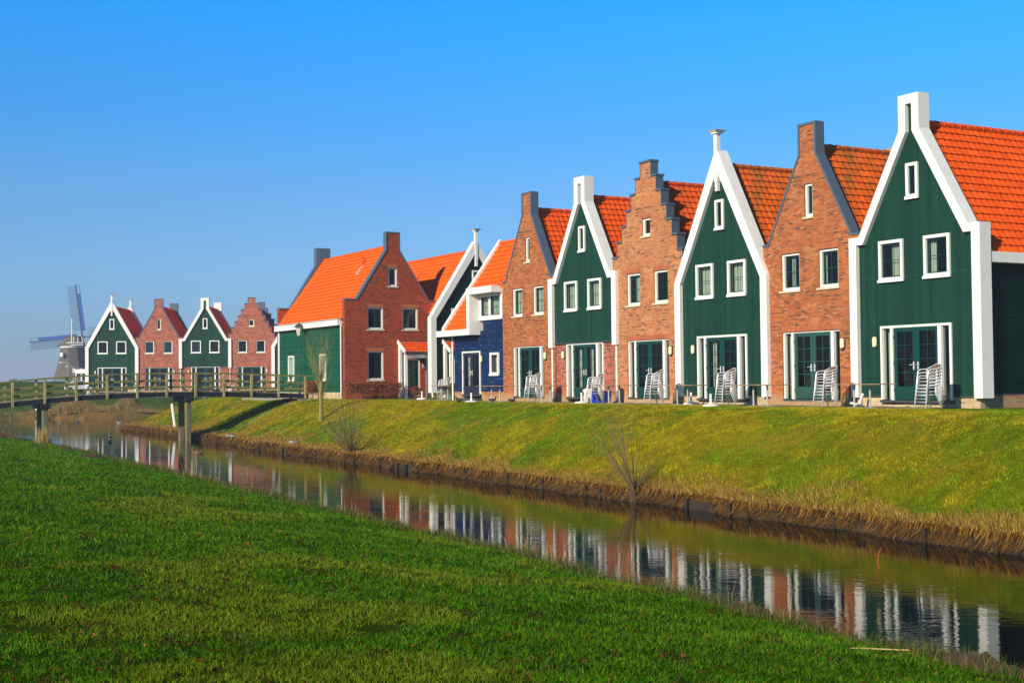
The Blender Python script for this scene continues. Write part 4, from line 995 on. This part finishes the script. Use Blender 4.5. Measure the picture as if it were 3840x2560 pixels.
x, y = (50-1920)/5108*620, 620.; ft = empty('tree', (x, y, -1.2), 0, 'small far tree on the horizon at the left edge', 'tree')
tb = MB().tube([(0, 0, 0), (.1, 0, 2)], [.3, .2], 6)
for q in range(9): a = q*.7; tb.tube([(.1, 0, 1.5), (math.cos(a)*1.2, math.sin(a)*1.2, 3+.2*(q % 3)), (math.cos(a)*2.0, math.sin(a)*1.9, 3.9)], [.12, .07, .03], 5)
tb.build('trunk', M['bark'], ft, uv=False)
leafcloud(900, 0, 0, 3.4, 2.3, 2.0, 1.3, .16, M['leafcol'], 'crown', ft, [(.05, .05, .04), (.07, .06, .045)], 3)

# ------------------------------------------------------------------ shrubs and small trees
def shoots(mb, base, n, h, spread, r0, seed, az=None, lean=(0, 0), curve=.35, fork=2, minel=.25):
    g = random.Random(seed)
    for i in range(n):
        a = g.uniform(0, 2*math.pi) if az is None else g.uniform(*az); sp = spread*g.uniform(.15, 1)**.8; H = h*g.uniform(.6, 1)
        d = Vector((math.cos(a)*sp+lean[0], math.sin(a)*sp+lean[1], 1)).normalized()
        pts = [Vector(base)]; rr = [r0*g.uniform(.6, 1)]; seg = 6
        for k in range(seg):
            d = (d + Vector((g.gauss(0, .05), g.gauss(0, .05), curve*.25))).normalized(); pts.append(pts[-1]+d*H/seg); rr.append(rr[0]*(1-(k+1)/(seg+.6)))
        mb.tube(pts, rr, 4, caps=False)
        for f_ in range(fork):
            j = g.randint(1, 4); p0 = pts[j]; dd = (pts[j+1]-pts[j]).normalized(); b_ = (dd+Vector((g.gauss(0, .35), g.gauss(0, .35), .1))).normalized(); L_ = H*g.uniform(.25, .45)
            mb.tube([p0, p0+b_*L_*.5, p0+b_*L_+Vector((0, 0, L_*.15))], [rr[j]*.6, rr[j]*.4, .0025], 3, caps=False)
pt = empty('pollard_tree', P3(26.3, 66.1, gz(26.3, 66.1)-.05), 0, 'young yellow-barked pollard tree with bare upright shoots on the bank before the green side wall', 'tree')
MB().tube([(0, 0, 0), (.02, 0, .8), (0, .01, 1.5), (.03, 0, 1.95), (.03, 0, 2.15)], [.11, .09, .085, .10, .05], 8).build('trunk', M['twig_y'], pt, uv=False)
b = MB(); shoots(b, (.03, 0, 1.9), 24, 3.5, .50, .016, 5, fork=4); shoots(b, (.03, 0, 1.0), 7, 2.3, .6, .013, 9, fork=3); shoots(b, (0, 0, 1.4), 9, 2.6, .5, .012, 19, fork=3); b.build('branches', M['twig_y'], pt, uv=False)
for nm, w, s, n, h, sp, lean, seed, lab in (('willow_bush', 22.75, 53.8, 30, 3.3, 1.0, (-.35, .1), 21, 'bare willow bush fanning up from the waterline below the corner house'),
                                       ('willow_bush', 21.5, 31.0, 20, 3.3, .62, (-.42, .22), 33, 'bare willow bush with long thin rods at the waterline below the middle of the row')):
    t_ = empty(nm, P3(w, s, -3.05), 0, lab, 'bush', 'bare willow bushes on the bank')
    b = MB(); shoots(b, (0, 0, 0), n, h, sp, .022 if s > 40 else .013, seed, lean=lean, fork=3); shoots(b, (.1, .1, .1), n, h*.4, 1.5, .008, seed+1, fork=3, curve=.1)
    b.build('branches', M['twig_b'], t_, uv=False)
    c_ = MB().lathe([(.14, -.35), (.12, -.05), (.06, .02), (.02, .04)], n=9); c_.build('root_clump', M['soil'], t_)
def hedge(label, w0, w1, s0, s1, z0, z1, n, seed):
    c_ = P3((w0+w1)/2, (s0+s1)/2, 0); t_ = empty('beech_hedge', (c_.x, c_.y, z0), A, label, 'hedge', 'russet beech hedges by the corner house')
    g = np.random.default_rng(seed); L_, W_ = (w1-w0), (s1-s0)
    c = np.stack([g.uniform(-L_/2, L_/2, n), g.uniform(-W_/2, W_/2, n), (z1-z0)*(.28+.72*g.uniform(0, 1, n)**.7)], -1); c[:, 2] += .05*np.sin(c[:, 0]*6+seed)
    a = g.normal(size=(n, 3)); a /= np.linalg.norm(a, axis=1)[:, None]; b_ = np.cross(a, g.normal(size=(n, 3))); b_ /= np.linalg.norm(b_, axis=1)[:, None]
    sz = (.042*g.uniform(.6, 1.3, n))[:, None]; V = np.stack([c-a*sz, c+b_*sz*.6, c+a*sz, c-b_*sz*.6], 1).reshape(-1, 3)
    pal = np.array([(.36, .10, .03), (.24, .055, .02), (.45, .17, .06), (.12, .035, .02)]); col = np.repeat(pal[g.integers(0, 4, n)]*g.uniform(.8, 1.25, (n, 1)), 4, 0)
    np_mesh('foliage', V, 4, np.arange(4*n), M['leafcol'], t_, col=col)
    b = MB()
    for i in range(int(L_*7)): x = g.uniform(-L_/2, L_/2); y_ = g.uniform(-W_/2, W_/2); b.tube([(x, y_, 0), (x+g.normal(0, .06), y_, (z1-z0)*.5), (x+g.normal(0, .1), y_, (z1-z0)*1.0)], [.014, .01, .004], 4)
    b.build('stems', M['twig_b'], t_, uv=False)
hedge('long russet beech hedge along the brick corner house front', 31.1, 34.75, 73.9, 74.7, GZ, .02, 5200, 1)
hedge('russet beech hedge clump at the bridge end by the green side wall', 30.85, 31.45, 79.0, 80.9, GZ, .1, 1500, 2)
hedge('small russet beech bush between the white porch posts', 35.1, 35.9, 73.4, 73.9, GZ, -.3, 700, 3)
hedge('low russet beech hedge right of the porch, leading to the shaded green house', 36.5, 38.7, 72.3, 72.9, GZ, -.12, 2300, 4)

# ------------------------------------------------------------------ birds
def bird(name, label, cat, grp, loc_, rz, L=.5, pal=((.12,.10,.08),(.03,.10,.05),(.5,.4,.1)), stand=True, swim=False, body=None):
    t_ = empty(name, loc_, rz, label, cat, grp); k = L/.5
    dz = 0 if not swim else -.06*k; z0 = (.10 if stand else .07)*k + dz
    pts = [(-.25, .13), (-.19, .12), (-.10, .09), (0, .08), (.10, .09), (.155, .14), (.17, .20), (.19, .245), (.225, .245), (.245, .238)]
    rad = [.012, .045, .085, .10, .085, .055, .037, .043, .036, .012]
    if not stand and not swim: pts = [(-.25, .10), (-.19, .09), (-.10, .085), (0, .085), (.08, .09), (.12, .11), (.12, .14), (.13, .155), (.16, .15), (.175, .145)]
    MB().tube([(x*k, 0, z*k+z0-.06*k) for x, z in pts], [r_*k for r_ in rad], 10, (.95, .85)).build('body', MT(name+'_plumage', pal[0], .8).m if body is None else body, t_, smooth=True, uv=False)
    hx, hz = pts[7]; MB().tube([((hx-.04)*k, 0, hz*k+z0-.06*k), (hx*k, 0, (hz+.006)*k+z0-.06*k), ((hx+.035)*k, 0, hz*k+z0-.06*k)], [.03*k, .046*k, .03*k], 8).build('head', MT(name+'_head', pal[1], .6).m, t_, smooth=True, uv=False)
    bx, bz_ = pts[9]; MB().tube([((bx-.01)*k, 0, bz_*k+z0-.06*k), ((bx+.05)*k, 0, (bz_-.01)*k+z0-.06*k)], [.014*k, .006*k], 6, (1, .5)).build('bill', MT(name+'_bill', pal[2], .5).m, t_, uv=False)
    if len(pal) > 3: MB().tube([(-.14*k, 0, .13*k+z0-.06*k), (-.05*k, 0, .13*k+z0-.06*k), (.06*k, 0, .125*k+z0-.06*k)], [.04*k, .088*k, .06*k], 8, (1.05, .6)).build('wings', MT(name+'_wing', pal[3], .8).m, t_, smooth=True, uv=False)
    if stand:
        b = MB()
        for sy in (-.03, .03): b.tube([(0, sy*k, z0+.0), (.01*k, sy*k, 0)], .006*k, 5); b.box(-.005*k, .045*k, sy*k-.014*k, sy*k+.014*k, 0, .006)
        b.build('legs', MT(name+'_legs', (.25, .12, .04), .6).m, t_)
    return t_
BK = ((.018, .018, .02), (.012, .012, .014), (.04, .04, .04))
for w, s, rz, lab in ((28.75, 55.3, R(150), 'black bird pecking on the grass below the blue house door'), (30.0, 54.4, R(-15), 'black bird under the near table pedestals of the blue house'), (30.0, 52.6, R(-20), 'black bird on the grass before the brick house next to the blue one')):
    bird('black_bird', lab, 'bird', 'black birds grazing on the terrace lawn', P3(w, s, gz(w, s)+.02), rz, .42, BK)
ML = ((.26, .22, .18), (.012, .06, .035), (.5, .42, .08), (.12, .10, .09)); HEN = ((.15, .09, .05), (.12, .07, .04), (.3, .15, .05), (.10, .06, .035)); TUF = ((.02, .02, .022), (.015, .015, .02), (.3, .33, .4), (.75, .75, .75))
for (x, y), rz, L_, pal, lab in (((-44.3, 127.0), 180, .62, ML, 'duck with white breast swimming left of the bridge pillar near the far bank'), ((-41.0, 123.8), 0, .62, HEN, 'brown duck swimming just right of the left bridge pillar'),
        ((-40.0, 125.3), 90, .6, ML, 'duck swimming away in the middle of the pool beyond the bridge'), ((-34.9, 121), 180, .68, ((.22,.21,.18),)+ML[1:], 'pale duck swimming near the inlet mouth'),
        ((-26.3, 89.0), 100, .42, TUF, 'small black diving bird, the farther of two in the house reflections'), ((-23.6, 79.9), 90, .42, TUF, 'small black diving bird, the nearer of two in the house reflections'),
        ((-15.35, 66.3), 180, .62, HEN, 'dark duck swimming right of the right bridge pillars')):
    bird('duck', lab, 'duck', 'ducks swimming on the canal', (x, y, WZ), R(rz), L_, pal, stand=False, swim=True)
for w, s, rz, L_, pal, lab in ((23.6, 64.2, 200, .5, HEN, 'brown duck resting on the far bank, left of the pale one'), (23.5, 62.7, 190, .6, ((.34, .31, .27),)+ML[1:], 'pale drake resting on the far bank grass'), (23.9, 67.5, 180, .3, HEN, 'small brown duck sitting on the far bank, leftmost of three')):
    bird('resting_duck', lab, 'duck', 'ducks resting on the far bank', P3(w, s, gz(w, s)+.01), R(rz), L_, pal, stand=False)
for w, s, rz, lab in ((23.75, 73.4, 185, 'white goose sitting at the water edge right of the bridge pillars, left one'), (23.7, 72.5, 170, 'white and grey goose sitting at the water edge, right one of the pair')):
    bird('goose', lab, 'goose', 'geese at the water edge', P3(w, s, -2.92), R(rz), .42, ((.30, .30, .30), (.30, .30, .30), (.4, .25, .08), (.12, .12, .12)), stand=False)

# posts near water
for loc_, h_, tl, r_, lab in ((Vector((-48.7, 139.4, -2.6)), 1.0, 0, .10, 'short white post on the far bank left of the bridge pillar'), (P3(25.6, 90.5, -2.6), 1.35, -.13, .10, 'leaning white post on the bank just left of the right bridge pillars')):
    o = MB().tube([(0, 0, -.3), (0, 0, h_-.05), (0, 0, h_)], [r_, r_, r_*.6], 8).build('marker_post', M['white']); o.location = loc_; o.rotation_euler = (0, tl, 0); tag(o, lab, 'post')

# ------------------------------------------------------------------ mole hills and soil heaps on the near lawn
def heap(label, w, s, r_, h_, seed, zoff=0, stretch=1.0, n=26):
    g = np.random.default_rng(seed); vs = []; c_ = P3(w, s, 0)
    for i in range(n):
        for j in range(n):
            x, y = (i/(n-1)*2-1), (j/(n-1)*2-1); rr = math.hypot(x, y)
            z = h_*max(0, 1-rr**2)**.8*(1+.5*math.sin(x*9+seed)*math.cos(y*8+seed*2)) + g.normal(0, .12)*h_*(rr < .95) - (.06 if rr > .92 else 0)
            p = Vector((c_.x, c_.y, 0)) + DV*(x*r_*stretch) + NV*(y*r_*.8); ww, ss_ = p.dot(NV), p.dot(DV)
            vs.append((p.x, p.y, gz(ww, ss_)+z+zoff))
    F = [(i*n+j, i*n+j+1, i*n+n+j+1, i*n+n+j) for i in range(n-1) for j in range(n-1)]
    b = MB(); b.add(vs, F); o = b.build('soil_heap', M['soil'], smooth=False, uv=False); tag(o, label, 'soil heap', 'dark soil heaps on the near lawn edge')
heap('small dark molehill on the lawn nearest the left bridge pillar', 13.6, 66, .5, .08, 1)
heap('wide flat dark molehill near the lawn edge, left of the reflections', 12.9, 57.4, .75, .12, 2)
heap('dark soil heap at the water edge below the right bridge pillars', 14.0, 52.5, .6, .12, 3, stretch=1.6)
heap('brown soil heap among short reeds at the near water edge, right of centre', 11.95, 14.5, .22, .09, 4, .02, 2.0)
heap('largest brown soil heap at the near water edge in the bottom right corner', 11.75, 10.35, .27, .12, 5, .02, 2.4)

# ------------------------------------------------------------------ grass, reeds and leaves (uncountable)
def vn(x, y, sc, seed=0):
    x = np.asarray(x)/sc+seed*17.3; y = np.asarray(y)/sc-seed*9.1; xi = np.floor(x).astype(np.int64); yi = np.floor(y).astype(np.int64); fx = x-xi; fy = y-yi; fx = fx*fx*(3-2*fx); fy = fy*fy*(3-2*fy)
    def h(i, j):
        v = (i*374761393+j*668265263+seed*974634777) & 0x7fffffff; v = ((v ^ (v >> 13))*1274126177) & 0x7fffffff; return ((v ^ (v >> 16)) & 0xffff)/65535.
    return (h(xi, yi)*(1-fx)+h(xi+1, yi)*fx)*(1-fy)+(h(xi, yi+1)*(1-fx)+h(xi+1, yi+1)*fx)*fy
def blades(name, w, s, h, wd, cols, mat, lean=.35, sink=.01, leandir=None, seed=0, kind='stuff', label=None, cat='grass', base=None):
    g = np.random.default_rng(seed); n = len(w); z = hgt(w, s)-sink if base is None else base
    X = w*NV.x+s*DV.x; Y = w*NV.y+s*DV.y; a = g.uniform(0, 2*math.pi, n)
    dx, dy = np.cos(a)*wd, np.sin(a)*wd; la = g.uniform(0, 2*math.pi, n); lm = h*np.abs(g.normal(0, lean, n))
    lx, ly = np.cos(la)*lm, np.sin(la)*lm
    if leandir is not None: lx = lx + leandir[0]*h; ly = ly + leandir[1]*h
    hz = h*g.uniform(.75, 1.0, n)
    B = np.stack([X, Y, z], -1); D_ = np.stack([dx, dy, np.zeros(n)], -1); T = np.stack([X+lx, Y+ly, z+hz], -1); Mi = B*.5+T*.5 + np.stack([-lx*.18, -ly*.18, hz*.10], -1)
    V = np.stack([B-D_, B+D_, Mi+D_*.7, Mi-D_*.7, T], 1).reshape(-1, 3)
    b5 = np.arange(n)*5
    Fq = np.stack([b5, b5+1, b5+2, b5+3-0], -1); Ft = np.stack([b5+3, b5+2, b5+4], -1)
    me = bpy.data.meshes.new(name); me.vertices.add(len(V)); me.vertices.foreach_set('co', V.astype(np.float32).ravel())
    lp = np.concatenate([Fq.ravel(), Ft.ravel()]); me.loops.add(len(lp)); me.loops.foreach_set('vertex_index', lp.astype(np.int32))
    me.polygons.add(2*n); me.polygons.foreach_set('loop_start', np.concatenate([np.arange(n)*4, 4*n+np.arange(n)*3]).astype(np.int32)); me.polygons.foreach_set('loop_total', np.concatenate([np.full(n, 4), np.full(n, 3)]).astype(np.int32))
    me.materials.append(mat); me.update(calc_edges=True)
    at_ = me.color_attributes.new('Col', 'FLOAT_COLOR', 'POINT'); c4 = np.ones((len(V), 4), np.float32); c4[:, :3] = np.repeat(cols, 5, 0); at_.data.foreach_set('color', c4.ravel())
    o = bpy.data.objects.new(name, me); link(o); return tag(o, label, cat, None, kind)
def pick(g, n, pal, p): return np.array(pal)[g.choice(len(pal), n, p=p)]*g.uniform(.7, 1.3, (n, 1))
def polar(g, n, z0, z1, pw, a0=-.52, a1=.52):
    u = g.uniform(0, 1, n); Z = (z0**(2-pw)+u*(z1**(2-pw)-z0**(2-pw)))**(1/(2-pw)); t = g.uniform(a0, a1, n)
    X, Y = Z*np.sin(t), Z*np.cos(t); return X*NV.x+Y*NV.y, X*DV.x+Y*DV.y, Z
g = np.random.default_rng(5)
w, s, Z = polar(g, 900000, 5.2, 85, 1.75); ok = (np.interp(s, NKs, NKw)-w > .12) & (s < 86); w, s, Z = w[ok], s[ok], Z[ok]
n = len(w); p0 = vn(w, s, .11, 1); p1 = vn(w, s, .35, 2); p2 = vn(w, s, 1.6, 3); p3 = vn(w, s, 5, 4); patch = np.clip(p0*.45+p1*.35+p2*.3-.05, 0, 1)
c_ = pick(g, n, [(.040, .150, .001), (.065, .20, .002), (.11, .23, .004), (.20, .22, .012), (.27, .19, .04)], [.36, .36, .18, .06, .04])
yl = np.clip((p2*.6+p3*.6-.74)*3+.25*np.clip((7-Z)/3, 0, 1), 0, .5)[:, None]; c_ = c_*(1-yl)+np.array([.19, .21, .012])*yl*g.uniform(.7, 1.3, (n, 1))
c_ *= ((.40+1.25*patch)*(1-.25*np.clip((9-Z)/4, 0, 1)*(p2 > .45)))[:, None]
bare = (vn(w, s, .20, 7) > .80-.10*np.clip((5-w)/6, 0, 1)-.05*(p2 > .6)); br_m = (g.uniform(0, 1, n) < .02+.75*bare); c_[br_m] = pick(g, int(br_m.sum()), [(.10, .05, .015), (.20, .09, .025), (.05, .03, .015)], [.5, .25, .25])
hh = (.014+.022*g.uniform(0, 1, n)+.026*patch)*(1+Z/45)*np.where(bare, .45, 1)
blades('lawn_grass', w, s, hh, .0024+Z*.00018, c_, M['bladecol'], 1.1, .006, None, 1, label='short lush green grass of the near lawn')
# tufted edge of the near bank
n = 36000; s = 4+80*g.uniform(0, 1, n)**1.9; w = np.interp(s, NKs, NKw)+.05-np.abs(g.normal(0, .28, n))-.05; c_ = pick(g, n, [(.035, .11, .01), (.08, .14, .02), (.22, .17, .05), (.13, .09, .03)], [.3, .2, .35, .15])
blades('edge_grass', w, s, .10+.22*g.uniform(0, 1, n)**2.5, .003+s*.00012, c_, M['bladecol'], .6, .02, None, 2, label='rough tufts of green and dead grass along the near water edge')
# single reeds standing at the near water edge
n = 1500; s = 6+62*g.uniform(0, 1, n)**1.5; cl = np.sin(s*1.9)+np.sin(s*.83+2); s = s[cl > .1]; n = len(s); w = np.interp(s, NKs, NKw)+g.normal(.02, .16, n)
hR = .25+.38*g.uniform(0, 1, n)**2
e = g.normal(21.9, .10, 16); s = np.concatenate([s, e, g.normal(46, .5, 22)]); w = np.concatenate([w, g.normal(12.75, .05, 16), g.normal(13.7, .2, 22)]); hR = np.concatenate([hR, g.uniform(.5, 1.15, 16), g.uniform(.6, 1.3, 22)])
n = len(s); blades('reed_stems', w, s, hR, .0035+s*.00012, pick(g, n, [(.5, .36, .14), (.42, .27, .09), (.3, .18, .06)], [.5, .3, .2]), M['bladecol'], .22, .05, None, 3, label='thin straw-coloured reed stems along the near water edge', cat='reeds')
# far bank turf
n = 900000; s = -2+108*g.uniform(0, 1, n)**1.15; b_ = np.interp(s, BKs, BKw); w = b_+.6+(33-b_)*g.uniform(0, 1, n)
ok = ~((w > 30.5) | ((w > 29.6) & (s > 76))) ; w, s = w[ok], s[ok]; n = len(w); b_ = np.interp(s, BKs, BKw)
t = np.clip((w-b_)/9, 0, 1); p1 = np.clip(vn(w, s, 2.6, 5)*.75+vn(w, s, .8, 6)*.45-.1, 0, 1); q1 = vn(w, s, .3, 8)
gy = pick(g, n, [(.46, .37, .006), (.40, .34, .005), (.48, .32, .015), (.30, .31, .005)], [.36, .32, .10, .22]); gg = pick(g, n, [(.10, .24, .003), (.16, .28, .004), (.27, .32, .006)], [.4, .35, .25])
k_ = np.clip((p1-.50)*4.5+.30*np.clip(1-t*2.2, 0, 1)+(t > .9)*.35, 0.08, .95)[:, None]; mixm = g.uniform(0, 1, (n, 1)) < k_; c_ = np.where(mixm, gg, gy)
c_ = c_*(.30+.75*q1+.60*vn(w, s, .13, 11))[:, None]; orange = (vn(w, s, 1.3, 9) > .74)[:, None]; c_ = np.where(orange & (g.uniform(0, 1, (n, 1)) < .45), np.array([.46, .27, .04]), c_)
blades('bank_grass', w, s, (.026+.040*g.uniform(0, 1, n)+.03*q1)*(1+.3*(t < .3)), .0034+s*.00015, c_, M['bladecol'], 1.2, .012, None, 4, label='yellow-green winter turf on the slope of the far bank')
# dry fringe hanging over the revetment
n = 70000; s = 3+101*g.uniform(0, 1, n)**1.35; b_ = np.interp(s, BKs, BKw)+.12*np.sin(s*.9)+.1*np.sin(s*2.3+1); w = b_+.05+g.uniform(0, 1, n)**1.6*(1.0+.5*np.sin(s*1.1)+.35*np.sin(s*.31)); 
hF = (.07+.17*g.uniform(0, 1, n)**1.5)*(1+.25*np.sin(s*2.1)); c_ = pick(g, n, [(.50, .30, .05), (.60, .40, .10), (.32, .15, .03), (.18, .07, .02), (.20, .20, .015)], [.36, .22, .2, .12, .10])
blades('dry_reed_fringe', w, s, hF, .004+s*.00014, c_, M['bladecol'], .55, .02, (-NV.x*.28, -NV.y*.28), 6, label='straw-coloured dead reeds overhanging the far waterline', cat='reeds')
n = 60000; s = 3+101*g.uniform(0, 1, n)**1.35; b_ = np.interp(s, BKs, BKw)+.12*np.sin(s*.9)+.1*np.sin(s*2.3+1); w = b_+g.uniform(0, .12, n); L_ = .12+.28*g.uniform(0, 1, n)
blades('hanging_reeds', w, s, -L_*(.25+.75*(np.sin(s*1.3)+np.sin(s*.37) > -1.5)), .004+s*.00014, pick(g, n, [(.34, .18, .03), (.42, .26, .06), (.16, .06, .015), (.06, .025, .01)], [.25, .15, .3, .3]), M['bladecol'], .25, 0, (NV.x*.75, NV.y*.75), 16, label='brown dead reeds hanging over the timber edge of the far bank', cat='reeds', base=np.full(n, -3.0)+g.normal(0, .03, n))
# far shore beyond the bridge: reeds along the water, turf behind
n = 30000; X = np.where(g.uniform(0, 1, 30000) < .45, g.normal(-44, 3.0, 30000), g.uniform(-75, -18, 30000)); Y = 137.8+np.abs(g.normal(0, .5, n)); hi = np.exp(-((X+45.0)/2.0)**2)*.9+np.exp(-((X+39.5)/1.0)**2)*.9
Y = Y+hi*g.uniform(0, 2.5, n)
hF = .08+.14*g.uniform(0, 1, n)+hi*g.uniform(.1, 1.1, n); c_ = pick(g, n, [(.40, .28, .10), (.46, .34, .14), (.24, .13, .05), (.2, .2, .04)], [.4, .3, .2, .1])
blades('far_reeds', X*NV.x+Y*NV.y, X*DV.x+Y*DV.y, hF, np.full(n, .016), c_, M['bladecol'], .3, .05, None, 7, label='pale dry reeds on the shore beyond the bridge', cat='reeds')
n = 90000; X = g.uniform(-85, -10, n); Y = 138.4+g.uniform(0, 1, n)**.8*46; ok = ~((Y > 143) & (Y < 155) & (X > -46) & (X < -18)); X, Y = X[ok], Y[ok]; n = len(X)
blades('far_grass', X*NV.x+Y*NV.y, X*DV.x+Y*DV.y, .10+.1*g.uniform(0, 1, n), np.full(n, .022), pick(g, n, [(.06, .14, .012), (.10, .17, .018), (.18, .18, .03)], [.45, .35, .2]), M['bladecol'], .7, .03, None, 8, label='green turf on the far shore and dyke')
# scrub and reed clump at the left end of the near bank
n = 9000; X = g.uniform(-34, -22.0, n); Y = 83.0+g.normal(0, .9, n)+.28*(X+30)*-.6; w = X*NV.x+Y*NV.y; s = X*DV.x+Y*DV.y; ok = hgt(w, s) > -3.38; w, s = w[ok], s[ok]; n = len(w)
blades('brown_scrub', w, s, .35+.75*g.uniform(0, 1, n)**2.2, np.full(n, .010), pick(g, n, [(.16, .09, .05), (.3, .2, .09), (.10, .06, .04), (.12, .13, .03)], [.35, .25, .25, .15]), M['bladecol'], .4, .05, None, 9, label='brown dead weeds and scrub at the left end of the near bank', cat='weeds')
n = 500; w = g.normal(14.5, .18, n); s = g.normal(76.6, .3, n); blades('reed_tuft', w, s, .5+.8*g.uniform(0, 1, n), np.full(n, .010), pick(g, n, [(.5, .38, .16), (.4, .28, .1)], [.6, .4]), M['bladecol'], .2, .1, None, 10, label='pale reed tuft at the foot of the left bridge pillar', cat='reeds')
# fallen leaves scattered on the lawn
n = 2600; w, s, Z = polar(g, n*3, 5.2, 34, 1.5); ok = (np.interp(s, NKs, NKw)-w > 1.0) & (g.uniform(0, 1, n*3) < np.clip((1.25-(w+1)/9)*(vn(w, s, .8, 12) > .45), .08, 1)); w, s = w[ok][:n], s[ok][:n]; n = len(w)
z = hgt(w, s)+.028; X = w*NV.x+s*DV.x; Y = w*NV.y+s*DV.y; c0 = np.stack([X, Y, z], -1); a = g.uniform(0, 6.28, n); sz = .010+.020*g.uniform(0, 1, n)**2.5
u_ = np.stack([np.cos(a), np.sin(a), g.normal(0, .35, n)], -1)*sz[:, None]; v_ = np.stack([-np.sin(a), np.cos(a), g.normal(0, .45, n)], -1)*sz[:, None]
V = np.stack([c0-u_*1.2, c0+v_*.75-u_*.3, c0+v_*.5+u_*.6, c0+u_*1.3, c0-v_*.55+u_*.5, c0-v_*.7-u_*.4], 1); V[:, 1:3, 2] += (sz*.5)[:, None]; V[:, 4:6, 2] += (sz*.45)[:, None]; V = V.reshape(-1, 3); i6 = np.arange(n)*6
Fl = np.concatenate([np.stack([i6, i6+5, i6+4, i6+3], -1), np.stack([i6, i6+3, i6+2, i6+1], -1)]).ravel()
col = np.repeat(pick(g, n, [(.20, .06, .015), (.13, .04, .012), (.34, .15, .04), (.07, .025, .01), (.34, .06, .02)], [.3, .3, .1, .25, .05]), 6, 0)
tag(np_mesh('fallen_leaves', V, 4, Fl, M['leafcol'], col=col), 'brown and orange leaves scattered over the near lawn', 'fallen leaves', kind='stuff')
o = MB().add([(0,0,0),(.12,.01,.02),(.14,.08,.05),(.03,.09,.01)], [(0,1,2,3)]).add([(.05,.02,.02),(.17,.03,.06),(.15,.1,.03)], [(0,1,2)]).build('paper_litter', M['white'], uv=False); o.location = P3(20.6, 17.9, gz(20.6, 17.9)+.22); tag(o, 'crumpled white paper scrap caught in the dry reeds on the far bank', 'litter')
o = MB().tube([(0, 0, -.05), (-.03, .02, .12), (-.01, .03, .26), (.06, .05, .36)], [.008, .009, .008, .004], 6).build('orange_twig', MT('orange_bark', (.4, .08, .02), .6).m, uv=False); o.location = P3(17.5, 17.7, WZ); tag(o, 'thin curved orange twig sticking out of the water', 'twig')
o = MB().tube([(0, 0, 0), (.6, .05, .03), (1.2, .2, .02)], [.008, .009, .005], 6).build('reed_stalk', MT('straw', (.55, .4, .14), .7).m, uv=False); q = P3(11.4, 11.1, 0); o.location = (q.x, q.y, gz(11.4, 11.1)+.06); o.rotation_euler = (0, 0, R(175)); tag(o, 'long broken straw-coloured reed lying on the lawn edge by the largest soil heap', 'reed')

# ------------------------------------------------------------------ haze in the air
HZ = .0005
if HZ:
    hb = MB().box(-2200, 1600, -400, 2900, -6, 34)
    m = bpy.data.materials.new('thin_haze'); m.use_nodes = True; t = m.node_tree; t.nodes.clear(); mo_ = t.nodes.new('ShaderNodeOutputMaterial'); pvn = t.nodes.new('ShaderNodeVolumePrincipled')
    pvn.inputs['Density'].default_value = HZ; pvn.inputs['Color'].default_value = (.72, .84, 1, 1); pvn.inputs['Anisotropy'].default_value = .0
    t.links.new(pvn.outputs[0], mo_.inputs['Volume'])
    o = hb.build('haze', m, uv=False); tag(o, 'thin blue haze in the distance', 'haze', kind='stuff')
